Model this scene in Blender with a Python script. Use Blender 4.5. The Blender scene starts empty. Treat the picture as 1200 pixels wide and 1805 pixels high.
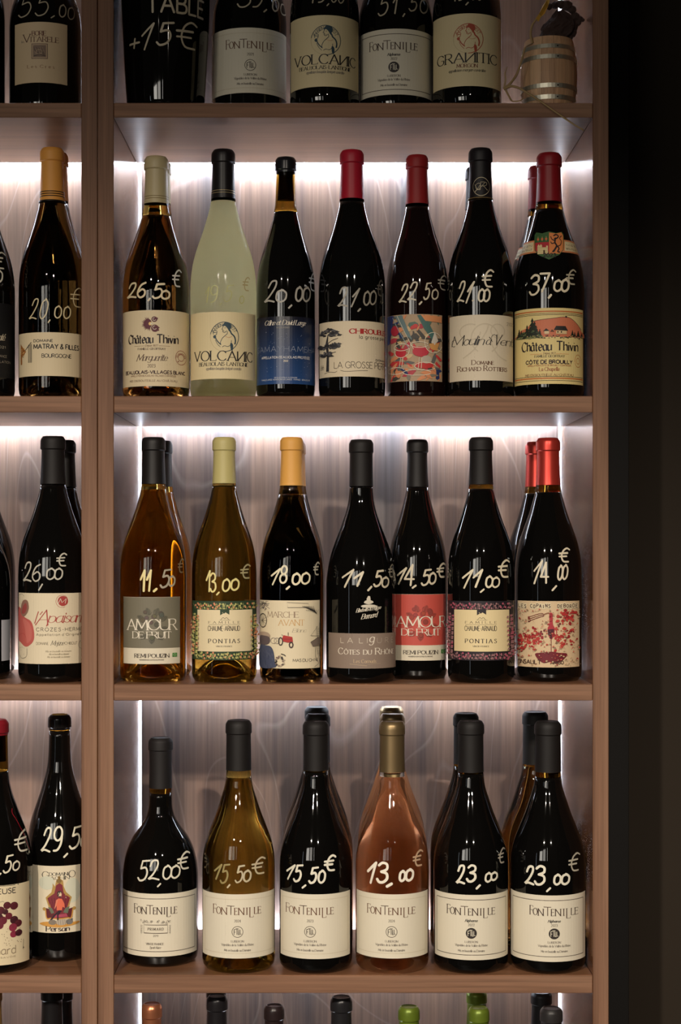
import bpy, bmesh, math, random
from mathutils import Vector, Matrix, noise
from mathutils.geometry import tessellate_polygon
random.seed(7)
C = bpy.context.scene.collection
SC = bpy.context.scene
PI = math.pi

# ------------------------------------------------------------------ camera
D0 = 2.05            # camera to the plane of the shelf fronts
F = 2971.0           # focal length in pixels of the 1200x1805 frame
HOR = 958.0          # row of the horizon
ZC = 1.45            # eye height
VX = 577.0           # column of the camera's axis
cam = bpy.data.cameras.new('camera')
cam.sensor_fit = 'VERTICAL'; cam.sensor_height = 36.0
cam.lens = F / 1805 * 36.0
cam.shift_y = (HOR - 902.5) / 1805
cam.shift_x = (600 - VX) / 1805
cam.clip_start = 0.05
camo = bpy.data.objects.new('camera', cam); C.objects.link(camo)
camo.location = (0, -D0, ZC); camo.rotation_euler = (PI / 2, 0, 0)
SC.camera = camo
SC.view_settings.view_transform = 'Standard'
SC.view_settings.look = 'None'
SC.view_settings.gamma = 1.0
SC.view_settings.use_curve_mapping = False
SC.view_settings.exposure = 0.0
SC.cycles.use_denoising = True
SC.cycles.max_bounces = 14
SC.cycles.transmission_bounces = 14
SC.cycles.glossy_bounces = 5
SC.cycles.diffuse_bounces = 4
SC.cycles.sample_clamp_indirect = 6.0
SC.cycles.blur_glossy = 0.3
SC.cycles.caustics_refractive = False
SC.cycles.caustics_reflective = False

# ------------------------------------------------------------------ light
LED = 64.0
SIDE_FILL = 12.0  # strength of the strips added to brighten the side panels
w = bpy.data.worlds.new('room_dark'); SC.world = w; w.use_nodes = True
w.node_tree.nodes['Background'].inputs[0].default_value = (1.0, 0.86, 0.7, 1)
w.node_tree.nodes['Background'].inputs[1].default_value = 0.012
def area(name, loc, target, sx, sy, power, col):
    l = bpy.data.lights.new(name, 'AREA'); l.shape = 'RECTANGLE'; l.size = sx; l.size_y = sy
    l.energy = power; l.color = col
    o = bpy.data.objects.new(name, l); C.objects.link(o); o.location = loc
    o.rotation_euler = (Vector(target) - Vector(loc)).to_track_quat('-Z', 'Y').to_euler()
    return o
def spot(name, loc, target, power, col, ang, blend, rad):
    l = bpy.data.lights.new(name, 'SPOT'); l.energy = power; l.color = col
    l.spot_size = math.radians(ang); l.spot_blend = blend; l.shadow_soft_size = rad
    o = bpy.data.objects.new(name, l); C.objects.link(o); o.location = loc
    o.rotation_euler = (Vector(target) - Vector(loc)).to_track_quat('-Z', 'Y').to_euler()
    return o
# the tall glazed shop front behind the photographer: two lit panes and a narrow one
area('shop_window_light', (-2.15, -4.3, 1.97), (-1.6, 0, 1.55), 0.80, 1.2, 24, (1, .94, .84))
area('shop_window_light', (-1.22, -4.3, 1.97), (-.9, 0, 1.55), 0.60, 1.2, 11, (1, .94, .84))
area('shop_window_light', (-0.45, -4.3, 1.97), (-.2, 0, 1.55), 0.05, 1.2, 2.2, (1, .95, .88))
area('shop_window_light', (-3.6, -4.0, 1.5), (-2.6, 0, 1.4), 0.12, 1.9, 2.4, (.8, .9, 1))
# ceiling spots of the shop
spot('ceiling_spot', (-0.9, -3.0, 2.7), (-.05, 0, .46), 290, (1, .88, .75), 49, 1.0, .035)
spot('ceiling_spot', (0.5, -3.2, 2.7), (0.0, 0, .46), 245, (1, .88, .75), 49, 1.0, .035)

# ------------------------------------------------------------------ helpers
def lin(c):
    return tuple(((v / 255) / 12.92 if v / 255 <= .04045 else (((v / 255) + .055) / 1.055) ** 2.4) for v in c)
_m = {}
def mat(name, col, rough=.5, metal=0, trans=0, ior=1.45, coat=0, spec=.5, emit=0, sheen=0):
    """col: sRGB 0..255"""
    key = (name, col, rough, metal, trans)
    if key in _m: return _m[key]
    m = bpy.data.materials.new(name); m.use_nodes = True
    b = m.node_tree.nodes['Principled BSDF']
    b.inputs['Base Color'].default_value = (*lin(col), 1)
    b.inputs['Roughness'].default_value = rough
    b.inputs['Metallic'].default_value = metal
    b.inputs['Transmission Weight'].default_value = trans
    b.inputs['IOR'].default_value = ior
    b.inputs['Coat Weight'].default_value = coat
    b.inputs['Specular IOR Level'].default_value = spec
    if emit:
        b.inputs['Emission Color'].default_value = (*lin(col), 1)
        b.inputs['Emission Strength'].default_value = emit
    _m[key] = m
    return m
def ink(col): return mat('print_ink', col, .6)
def paper(col): 
    key = ('paper', col)
    if key in _m: return _m[key]
    m = mat('label_paper', col, .62)
    nt = m.node_tree; b = nt.nodes['Principled BSDF']
    tc = nt.nodes.new('ShaderNodeTexCoord'); n = nt.nodes.new('ShaderNodeTexNoise')
    n.inputs['Scale'].default_value = 900; n.inputs['Detail'].default_value = 2
    bp = nt.nodes.new('ShaderNodeBump'); bp.inputs['Strength'].default_value = .12; bp.inputs['Distance'].default_value = .0003
    nt.links.new(tc.outputs['Object'], n.inputs['Vector']); nt.links.new(n.outputs['Fac'], bp.inputs['Height'])
    nt.links.new(bp.outputs['Normal'], b.inputs['Normal'])
    _m[key] = m
    return m

def wood(name, base, dark, light, axis, lines=0.0, rough=.42, seed=0.0, spec=.6):
    """laminate with walnut grain running along axis (0=x, 2=z)"""
    m = bpy.data.materials.new(name); m.use_nodes = True
    nt = m.node_tree; N = nt.nodes; L = nt.links
    b = N['Principled BSDF']
    tc = N.new('ShaderNodeTexCoord')
    def mapping(sl, sc, off):
        mp = N.new('ShaderNodeMapping')
        s = [sc, sc, sc]; s[axis] = sl
        mp.inputs['Scale'].default_value = s
        mp.inputs['Location'].default_value = (off, off * .7, off * 1.3)
        L.new(tc.outputs['Object'], mp.inputs['Vector']); return mp
    def ns(mp, scale, det, dist=0, rgh=.55):
        n = N.new('ShaderNodeTexNoise'); n.inputs['Scale'].default_value = scale
        n.inputs['Detail'].default_value = det; n.inputs['Distortion'].default_value = dist
        n.inputs['Roughness'].default_value = rgh
        L.new(mp.outputs['Vector'], n.inputs['Vector']); return n
    broad = ns(mapping(.55, 9, seed), 1.6, 4, .4)
    fine = ns(mapping(3, 150, seed + 3), 1.5, 3, 0, .7)
    ramp = N.new('ShaderNodeValToRGB'); e = ramp.color_ramp.elements
    e[0].position = .32; e[0].color = (*lin(dark), 1)
    e[1].position = .68; e[1].color = (*lin(light), 1)
    mid = ramp.color_ramp.elements.new(.5); mid.color = (*lin(base), 1)
    L.new(broad.outputs['Fac'], ramp.inputs['Fac'])
    r2 = N.new('ShaderNodeMapRange'); r2.inputs['From Min'].default_value = .3; r2.inputs['From Max'].default_value = .7
    r2.inputs['To Min'].default_value = .72; r2.inputs['To Max'].default_value = 1.16
    L.new(fine.outputs['Fac'], r2.inputs['Value'])
    mul = N.new('ShaderNodeVectorMath'); mul.operation = 'SCALE'
    L.new(ramp.outputs['Color'], mul.inputs[0]); L.new(r2.outputs['Result'], mul.inputs['Scale'])
    out = mul.outputs['Vector']
    if lines:
        # pale cathedral figure: contour lines of a slow stretched noise
        f = ns(mapping(1.5, 5.0, seed + 9), .9, 1.5, .3)
        k = N.new('ShaderNodeMath'); k.operation = 'MULTIPLY'; k.inputs[1].default_value = 15
        L.new(f.outputs['Fac'], k.inputs[0])
        fr = N.new('ShaderNodeMath'); fr.operation = 'FRACT'; L.new(k.outputs[0], fr.inputs[0])
        rr = N.new('ShaderNodeValToRGB'); q = rr.color_ramp.elements
        q[0].position = 0; q[0].color = (0, 0, 0, 1); q[1].position = .05; q[1].color = (1, 1, 1, 1)
        for pp, vv in ((.09, 0), (.6, 0), (.93, .0)):
            x = rr.color_ramp.elements.new(pp); x.color = (vv, vv, vv, 1)
        L.new(fr.outputs[0], rr.inputs['Fac'])
        am = N.new('ShaderNodeMath'); am.operation = 'MULTIPLY'; am.inputs[1].default_value = lines
        L.new(rr.outputs['Color'], am.inputs[0])
        mx = N.new('ShaderNodeMix'); mx.data_type = 'RGBA'
        L.new(am.outputs[0], mx.inputs[0]); L.new(out, mx.inputs[6]); mx.inputs[7].default_value = (*lin((214, 198, 190)), 1)
        out = mx.outputs[2]
    L.new(out, b.inputs['Base Color'])
    b.inputs['Roughness'].default_value = rough; b.inputs['Specular IOR Level'].default_value = spec
    bp = N.new('ShaderNodeBump'); bp.inputs['Strength'].default_value = .25; bp.inputs['Distance'].default_value = .0004
    L.new(fine.outputs['Fac'], bp.inputs['Height']); L.new(bp.outputs['Normal'], b.inputs['Normal'])
    return m

def obj(name, bm_or_me, m=None, parent=None, smooth=False, loc=(0, 0, 0)):
    if isinstance(bm_or_me, bmesh.types.BMesh):
        me = bpy.data.meshes.new(name); bm_or_me.to_mesh(me); bm_or_me.free()
    else: me = bm_or_me
    if m is not None:
        for x in (m if isinstance(m, (list, tuple)) else [m]): me.materials.append(x)
    if smooth: me.polygons.foreach_set('use_smooth', [True] * len(me.polygons))
    o = bpy.data.objects.new(name, me); C.objects.link(o); o.location = loc
    if parent: o.parent = parent
    return o
def tag(o, label=None, cat=None, group=None, kind=None):
    if label: o['label'] = label
    if cat: o['category'] = cat
    if group: o['group'] = group
    if kind: o['kind'] = kind
    return o
def empty(name, loc, rz=0):
    o = bpy.data.objects.new(name, None); C.objects.link(o)
    o.location = loc; o.rotation_euler = (0, 0, rz); o.empty_display_size = .02
    return o
def box(name, x0, x1, y0, y1, z0, z1, m, parent=None, bev=.0006):
    cx, cy, cz = (x0 + x1) / 2, (y0 + y1) / 2, (z0 + z1) / 2
    bm = bmesh.new(); bmesh.ops.create_cube(bm, size=1)
    for v in bm.verts: v.co = Vector((v.co.x * (x1 - x0), v.co.y * (y1 - y0), v.co.z * (z1 - z0)))
    if bev: bmesh.ops.bevel(bm, geom=bm.edges[:], offset=bev, segments=1, affect='EDGES')
    if isinstance(m, tuple):       # second material: the edge band on the face towards the room
        for f in bm.faces:
            if f.normal.y < -.9: f.material_index = 1
    return obj(name, bm, m, parent, loc=(cx, cy, cz))
def tube(pts, r, seg=8, flat=1.0):
    """tube mesh along points (with per-point radius if r is a list)"""
    bm = bmesh.new(); P = [Vector(p) for p in pts]; rings = []
    up = Vector((0, 1, 0))
    for i, p in enumerate(P):
        t = (P[min(i + 1, len(P) - 1)] - P[max(i - 1, 0)]).normalized()
        a = t.cross(up)
        if a.length < 1e-4: a = Vector((1, 0, 0))
        a.normalize(); b_ = t.cross(a).normalized()
        rr = r[i] if isinstance(r, (list, tuple)) else r
        rings.append([bm.verts.new(p + a * math.cos(k * 2 * PI / seg) * rr + b_ * math.sin(k * 2 * PI / seg) * rr * flat) for k in range(seg)])
    for a, b_ in zip(rings, rings[1:]):
        for k in range(seg): bm.faces.new((a[k], a[(k + 1) % seg], b_[(k + 1) % seg], b_[k]))
    bm.faces.new(rings[0][::-1]); bm.faces.new(rings[-1])
    bmesh.ops.recalc_face_normals(bm, faces=bm.faces[:])
    return bm
def catmull(pts, n=6, closed=False):
    if len(pts) < 3: return list(pts)
    out = []; m = len(pts)
    rng = range(m if closed else m - 1)
    for i in rng:
        if closed: p0, p1, p2, p3 = pts[(i - 1) % m], pts[i], pts[(i + 1) % m], pts[(i + 2) % m]
        else: p0, p1, p2, p3 = pts[max(i - 1, 0)], pts[i], pts[i + 1], pts[min(i + 2, m - 1)]
        for k in range(n):
            t = k / n; t2 = t * t; t3 = t2 * t
            out.append(tuple(.5 * (2 * b + (c - a) * t + (2 * a - 5 * b + 4 * c - d) * t2 + (3 * b - a - 3 * c + d) * t3)
                             for a, b, c, d in zip(p0, p1, p2, p3)))
    if not closed: out.append(tuple(pts[-1]))
    return out

# ------------------------------------------------------------------ stroke alphabet (y up, cap height 1)
G = {
'A': (.8, "0 0 .4 1|.4 1 .8 0|.15 .35 .65 .35"), 'B': (.62, "0 0 0 1|~0 1 .3 1 .52 .92 .54 .68 .36 .53 0 .53|~0 .53 .4 .52 .62 .38 .6 .1 .38 0 0 0"),
'C': (.78, "~.76 .8 .62 .95 .42 1 .16 .88 0 .5 .16 .12 .42 0 .62 .05 .76 .2"), 'D': (.76, "0 0 0 1|~0 1 .35 .99 .65 .84 .76 .5 .65 .16 .35 .01 0 0"),
'E': (.55, "0 0 0 1|0 1 .54 1|0 .53 .44 .53|0 0 .55 0"), 'F': (.52, "0 0 0 1|0 1 .53 1|0 .53 .42 .53"),
'G': (.8, "~.76 .8 .62 .95 .42 1 .16 .88 0 .5 .16 .12 .42 0 .64 .05 .76 .16|.76 .16 .76 .45|.5 .45 .76 .45"), 'H': (.72, "0 0 0 1|.72 0 .72 1|0 .52 .72 .52"),
'I': (.06, ".03 0 .03 1"), 'J': (.36, "~.34 1 .34 .3 .28 .04 0 -.02"), 'K': (.64, "0 0 0 1|.6 1 0 .42|.22 .6 .64 0"), 'L': (.52, "0 0 0 1|0 0 .52 0"),
'M': (.92, "0 0 .08 1|.08 1 .46 .15|.46 .15 .84 1|.84 1 .92 0"), 'N': (.74, "0 0 0 1|0 1 .74 0|.74 0 .74 1"), 'И': (.74, "0 0 0 1|0 0 .74 1|.74 0 .74 1"),
'O': (.86, "O.43 .5 .43 .5"), 'P': (.56, "0 0 0 1|~0 1 .34 1 .56 .88 .56 .62 .34 .47 0 .47"), 'Q': (.86, "O.43 .5 .43 .5|.5 .25 .86 -.1"),
'R': (.64, "0 0 0 1|~0 1 .34 1 .54 .9 .54 .64 .34 .5 0 .5|.28 .5 .66 0"), 'S': (.54, "~.5 .84 .34 .99 .12 .94 .06 .74 .24 .56 .46 .42 .5 .18 .3 0 .1 .03 0 .18"),
'T': (.7, ".35 0 .35 1|0 1 .7 1"), 'U': (.7, "~0 1 0 .35 .1 .08 .35 0 .6 .08 .7 .35 .7 1"), 'V': (.78, "0 1 .39 0|.39 0 .78 1"),
'W': (1.1, "0 1 .28 0|.28 0 .55 .9|.55 .9 .82 0|.82 0 1.1 1"), 'X': (.7, "0 1 .7 0|.7 1 0 0"), 'Y': (.7, "0 1 .35 .5|.7 1 .35 .5|.35 .5 .35 0"), 'Z': (.62, "0 1 .62 1|.62 1 0 0|0 0 .62 0"),
'a': (.46, "~.42 .56 .25 .65 .04 .5 .02 .15 .2 0 .42 .16|~.42 .64 .42 .12 .5 0"), 'b': (.46, "0 0 0 1|~0 .5 .2 .65 .42 .5 .42 .14 .2 0 0 .14"),
'c': (.42, "~.4 .52 .24 .65 .04 .5 .02 .15 .2 0 .4 .12"), 'd': (.46, ".44 0 .44 1|~.44 .5 .24 .65 .03 .5 .03 .14 .24 0 .44 .14"),
'e': (.44, "~.03 .34 .42 .36 .38 .58 .2 .65 .02 .45 .04 .14 .22 0 .42 .12"), 'f': (.34, "~.34 .94 .2 1 .13 .8 .13 0|0 .62 .32 .62"),
'g': (.46, "~.42 .52 .24 .65 .03 .5 .03 .18 .24 .05 .42 .18|~.43 .64 .43 -.1 .25 -.32 .02 -.22"), 'h': (.44, "0 0 0 1|~0 .48 .22 .65 .42 .52 .42 0"),
'i': (.08, ".04 0 .04 .64|.04 .84 .04 .9"), 'j': (.16, "~.12 .64 .12 -.15 -.05 -.3|.12 .84 .12 .9"), 'k': (.42, "0 0 0 1|.38 .62 0 .26|.12 .36 .42 0"), 'l': (.06, ".03 0 .03 1"),
'm': (.72, "0 0 0 .64|~0 .48 .18 .65 .34 .52 .34 0|~.34 .48 .52 .65 .7 .52 .7 0"), 'n': (.44, "0 0 0 .64|~0 .48 .22 .65 .42 .52 .42 0"),
'o': (.46, "O.23 .32 .22 .33"), 'p': (.46, "0 -.32 0 .64|~0 .5 .2 .65 .42 .5 .42 .14 .2 0 0 .14"), 'q': (.46, ".43 -.32 .43 .64|~.43 .5 .24 .65 .03 .5 .03 .14 .24 0 .43 .14"),
'r': (.3, "0 0 0 .64|~0 .44 .14 .62 .3 .62"), 's': (.36, "~.34 .54 .2 .65 .05 .56 .08 .4 .28 .28 .34 .12 .18 0 0 .1"), 't': (.32, "~.12 .88 .12 .16 .2 0 .32 .06|0 .62 .3 .62"),
'u': (.44, "~0 .64 0 .15 .16 0 .42 .18|.43 .64 .43 0"), 'v': (.42, "0 .64 .21 0|.21 0 .42 .64"), 'w': (.64, "0 .64 .16 0|.16 0 .32 .6|.32 .6 .48 0|.48 0 .64 .64"),
'x': (.4, "0 .64 .4 0|.4 .64 0 0"), 'y': (.42, "0 .64 .22 .02|.42 .64 .1 -.32"), 'z': (.4, "0 .64 .4 .64|.4 .64 0 0|0 0 .4 0"),
'0': (.56, "O.28 .5 .27 .5"), '1': (.34, "0 .68 .26 1|.26 1 .26 0"), '2': (.54, "~.02 .78 .12 .97 .34 1 .5 .84 .42 .56 .2 .25 0 0|0 0 .54 0"),
'3': (.52, "~.02 .86 .2 1 .44 .93 .46 .68 .18 .54|~.18 .54 .46 .46 .52 .2 .34 .01 .12 0 0 .14"), '4': (.56, ".4 0 .4 1|.4 1 0 .3|0 .3 .56 .3"),
'5': (.52, ".46 1 .1 1|.1 1 .06 .56|~.06 .56 .3 .64 .5 .48 .5 .18 .3 0 .12 0 0 .12"), '6': (.54, "~.46 .98 .2 .84 .04 .5 .04 .2 .24 0 .48 .12 .5 .4 .3 .55 .06 .38"),
'7': (.5, "0 1 .5 1|.5 1 .18 0"), '8': (.52, "O.26 .76 .2 .24|O.26 .26 .25 .26"), '9': (.52, "O.26 .7 .22 .28|~.48 .7 .46 .3 .3 .04 .1 0"),
'€': (.62, "~.6 .86 .4 1 .18 .88 .1 .5 .18 .12 .4 0 .6 .12|0 .6 .48 .6|0 .42 .44 .42"),
',': (.12, ".1 .12 0 -.22"), '.': (.08, ".02 0 .06 .05"), '-': (.34, ".04 .42 .3 .42"), "'": (.08, ".06 1 .02 .78"), '+': (.5, "0 .4 .5 .4|.25 .15 .25 .65"), '*': (.1, ".03 .5 .07 .5"), '~': (.3, "~0 .4 .1 .5 .2 .4 .3 .5"),
'&': (.66, "~.64 0 .2 .7 .22 .95 .4 .98 .42 .74 .08 .42 .02 .12 .22 0 .44 .1 .6 .42"),
# marker hand
'h1': (.3, ".0 .55 .26 1|.26 1 .2 0"), 'h0': (.5, "~.3 .98 .06 .8 .04 .25 .24 .02 .46 .25 .46 .75 .24 1"), 'h2': (.52, "~.04 .7 .14 .97 .36 .98 .38 .7 .2 .3 .02 .06 .2 .1 .5 .03"),
'h5': (.5, ".5 .98 .16 .94|.16 .94 .1 .58|~.1 .58 .34 .64 .44 .4 .34 .1 .12 .0 0 .12"), 'h€': (.6, "~.6 .9 .42 1 .22 .8 .16 .4 .3 .05 .6 .02|0 .62 .5 .66|.02 .4 .46 .42"),
}
ACC = {'é': 'e/', 'è': 'e\\', 'ê': 'e^', 'à': 'a\\', 'â': 'a^', 'ô': 'o^', 'Ô': 'O^', 'É': 'E/', 'È': 'E\\', 'Â': 'A^', 'û': 'u^'}
def glyph(ch):
    acc = None
    if ch in ACC: ch, acc = ACC[ch]
    if ch not in G: return .3, []
    wd, s = G[ch]; out = []
    for p in s.split('|'):
        if p[0] == 'O':
            cx, cy, rx, ry = map(float, p[1:].split())
            out.append([(cx + rx * math.sin(a * PI / 12), cy + ry * math.cos(a * PI / 12)) for a in range(25)])
        else:
            sm = p[0] == '~'; q = list(map(float, p.lstrip('~').split()))
            pts = list(zip(q[::2], q[1::2]))
            out.append(catmull(pts, 4) if sm else pts)
    if acc:
        y = 1.12 if ch.isupper() else .78; m = wd / 2
        d = {'/': [(m - .05, y), (m + .1, y + .16)], '\\': [(m + .05, y), (m - .1, y + .16)], '^': [(m - .13, y), (m, y + .13), (m + .13, y)]}[acc]
        out.append(d)
    return wd, out

def ribbon(pts, wfun, cap=False):
    """polygons of a pen stroke; wfun(dx,dy)->half width"""
    P = [Vector(p) for p in pts]; Q = [P[0]]
    for p in P[1:]:
        if (p - Q[-1]).length > 1e-7: Q.append(p)
    if len(Q) < 2: return []
    n = len(Q); Lf = []; Rt = []
    closed = (Q[0] - Q[-1]).length < 1e-6
    for i in range(n):
        a = Q[i - 1] if i > 0 else (Q[-2] if closed else Q[0]); b = Q[i + 1] if i < n - 1 else (Q[1] if closed else Q[-1])
        t = (b - a)
        if t.length < 1e-9: t = Q[min(i + 1, n - 1)] - Q[max(i - 1, 0)]
        t = t.normalized(); nn = Vector((-t.y, t.x)); h = wfun(t.x, t.y)
        k = 1.0
        if 0 < i < n - 1:
            c = (Q[i] - Q[i - 1]).normalized().dot((Q[i + 1] - Q[i]).normalized())
            k = min(1.5, 1 / max(.5, math.sqrt(max(0.0, (1 + c) / 2))))
        Lf.append(Q[i] + nn * h * k); Rt.append(Q[i] - nn * h * k)
    polys = [[tuple(Lf[i]), tuple(Rt[i]), tuple(Rt[i + 1]), tuple(Lf[i + 1])] for i in range(n - 1)]
    if cap:
        for e in (Q[0], Q[-1]):
            h = wfun(0, 1)
            polys.append([(e.x + h * math.cos(a * PI / 5), e.y + h * math.sin(a * PI / 5)) for a in range(10)])
    return polys
def pen(style, w):
    if style in ('serif', 'serifi'): return lambda x, y: .5 * w * (.38 + .75 * abs(y) * (1 if y * x <= 0 else .75))
    if style == 'gothic': return lambda x, y: .5 * w * (.3 + 1.25 * abs(x * .64 - y * .77 if True else 0))
    if style == 'script': return lambda x, y: .5 * w * (.35 + .9 * max(0, abs(y)) ** 2)
    return lambda x, y: .5 * w
def lay(s, style, sp):
    """lay out text in em units; returns width, strokes, serifs"""
    x = 0; st = []; se = []
    for ch in s:
        if ch == ' ': x += .34; continue
        wd, ss = glyph(ch)
        for q in ss:
            st.append([(a + x, b) for a, b in q])
            if style in ('serif', 'serifi') and len(q) == 2 and abs(q[0][0] - q[1][0]) < abs(q[0][1] - q[1][1]) * 1.1:
                for e in q:
                    for y in (0, 1, .64, -.32):
                        if abs(e[1] - y) < .02 and not (ch in 'AИ' and e[1] > .9) and not (ch in 'VvY' and e[1] < .05 and ch != 'Y') and not (ch == 'L' and e[1] < .1):
                            se.append([(e[0] + x - .12, y), (e[0] + x + .12, y)])
            if style in ('serif', 'serifi') and len(q) == 2 and abs(q[0][1] - q[1][1]) < .01 and ch in 'EFTLZ':
                for e in q:
                    if (ch == 'T') or e[0] > .2: 
                        yy = e[1]; d = -.16 if yy > .7 else (.16 if yy < .2 else 0)
                        if d: se.append([(e[0] + x, yy), (e[0] + x, yy + d)])
                        elif yy: se.append([(e[0] + x, yy - .1), (e[0] + x, yy + .1)])
        x += wd + sp
    return x - sp, st, se

# ------------------------------------------------------------------ bottle geometry
PROF = {
 'burg': [(0, .30), (.008, .34), (.014, .352), (.048, .358), (.053, .322), (.12, .336), (.19, .362), (.23, .41), (.28, .51), (.32, .60), (.37, .73), (.42, .855), (.47, .94), (.52, .985), (.57, 1), (.965, 1), (.985, .975), (1, .9)],
 'font': [(0, .30), (.008, .335), (.014, .35), (.048, .354), (.053, .33), (.12, .335), (.19, .338), (.25, .37), (.32, .5), (.37, .61), (.42, .74), (.49, .905), (.55, .985), (.60, 1), (.965, 1), (.985, .975), (1, .9)],
 'rhon': [(0, .29), (.008, .325), (.014, .342), (.048, .346), (.053, .318), (.12, .325), (.20, .338), (.25, .37), (.29, .43), (.355, .58), (.42, .745), (.48, .88), (.54, .96), (.60, 1), (.965, 1), (.985, .975), (1, .9)],
 'squat': [(0, .26), (.008, .295), (.014, .312), (.05, .32), (.055, .288), (.12, .285), (.22, .295), (.30, .31), (.345, .36), (.39, .5), (.446, .735), (.51, .895), (.57, .97), (.63, 1), (.95, 1), (.985, .97), (1, .9)],
 'magnum': [(0, .24), (.012, .26), (.04, .26), (.045, .24), (.2, .25), (.26, .34), (.33, .55), (.41, .85), (.47, .98), (.53, 1), (.7, .985), (.85, .93), (.975, .86), (.99, .84), (1, .78)],
}
def pchip(pts, t):
    n = len(pts)
    for i in range(n - 1):
        if t <= pts[i + 1][0] or i == n - 2: break
    def sl(j): return (pts[j + 1][1] - pts[j][1]) / (pts[j + 1][0] - pts[j][0])
    def tan(j):
        if j == 0: return sl(0)
        if j == n - 1: return sl(n - 2)
        a, b = sl(j - 1), sl(j)
        return 0 if a * b <= 0 else 2 * a * b / (a + b)
    x0, y0 = pts[i]; x1, y1 = pts[i + 1]; h = x1 - x0; s = min(1, max(0, (t - x0) / h))
    m0, m1 = tan(i) * h, tan(i + 1) * h; s2 = s * s; s3 = s2 * s
    return (2 * s3 - 3 * s2 + 1) * y0 + (s3 - 2 * s2 + s) * m0 + (-2 * s3 + 3 * s2) * y1 + (s3 - s2) * m1

SHELF_Z = {}
class Bottle:
    """a bottle given by where its centre line, half width and top stand in the frame and its depth on a shelf"""
    def __init__(self, cx, hw, top, shelf, front_gap, prof='burg', depth=None):
        D = D0 + front_gap + hw / F * (D0 + front_gap)
        if depth is not None: D = D0 + depth
        self.D = D; self.R = hw * D / F
        self.x = (cx - VX) / F * D; self.y = D - D0
        self.zb = SHELF_Z[shelf]
        self.H = ZC + (HOR - top) / F * (D - .3 * self.R) - self.zb
        self.cx = cx; self.prof = PROF[prof]; self.pname = prof
        self.Df = D - self.R
    def r(self, z): return self.R * pchip(self.prof, min(1, max(0, 1 - z / self.H)))
    def z(self, py, R=None):
        return ZC + (HOR - py) / F * (self.D - (self.R if R is None else R)) - self.zb
    def rz(self): return -math.atan2(self.x, self.D)
    def u(self, dx, z=None):
        R = self.R if z is None else self.r(z)
        D = self.D - R * .9
        return self.R * math.asin(max(-.985, min(.985, dx * D / F / R)))
    def pos(self, u, z, off):
        th = u / self.R; r = self.r(z) + off
        return Vector((r * math.sin(th), -r * math.cos(th), z))

def lathe(b, z0, z1, off=0, seg=48, nz=None, cap0=True, cap1=True, extra=None):
    bm = bmesh.new()
    ts = set()
    n = nz or 40
    for i in range(n + 1): ts.add(z0 + (z1 - z0) * i / n)
    for t, _ in b.prof:
        z = (1 - t) * b.H
        if z0 < z < z1: ts.add(z)
    zs = sorted(ts); zs = [z for i, z in enumerate(zs) if i == 0 or z - zs[i - 1] > 2e-4]
    rings = []
    for z in zs:
        rr = b.r(z) + off
        rings.append([bm.verts.new((rr * math.cos(2 * PI * k / seg), rr * math.sin(2 * PI * k / seg), z)) for k in range(seg)])
    for a, c in zip(rings, rings[1:]):
        for k in range(seg): bm.faces.new((a[k], a[(k + 1) % seg], c[(k + 1) % seg], c[k]))
    def close(ring, z, up, dome):
        rr = (Vector(ring[0].co.xy)).length
        r2 = [bm.verts.new((v.co.x * .9, v.co.y * .9, z + dome)) for v in ring]
        c = bm.verts.new((0, 0, z + dome * (1 if up else 1)))
        for k in range(seg):
            j = (k + 1) % seg
            if up: bm.faces.new((ring[k], ring[j], r2[j], r2[k])); bm.faces.new((r2[k], r2[j], c))
            else: bm.faces.new((ring[j], ring[k], r2[k], r2[j])); bm.faces.new((r2[j], r2[k], c))
    if cap0: close(rings[0], zs[0], False, 0)
    if cap1: close(rings[-1], zs[-1], True, 0)
    return bm
def punted(b, z0, z1, seg=48):
    """body with a domed punt in its base, closed at the top by the wine's level"""
    bm = lathe(b, z0, z1, seg=seg, nz=44, cap0=False)
    ring = sorted([v for v in bm.verts if abs(v.co.z - z0) < 1e-6], key=lambda v: math.atan2(v.co.y, v.co.x))
    prev = ring; r0 = b.r(z0)
    for fr, fz in ((.86, 0), (.7, .012), (.5, .022), (.25, .029), (.08, .031)):
        cur = [bm.verts.new((r0 * fr * math.cos(a), r0 * fr * math.sin(a), fz)) for a in [math.atan2(v.co.y, v.co.x) for v in ring]]
        for k in range(seg): bm.faces.new((prev[(k + 1) % seg], prev[k], cur[k], cur[(k + 1) % seg]))
        prev = cur
    bm.faces.new(prev[::-1])
    return bm

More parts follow.
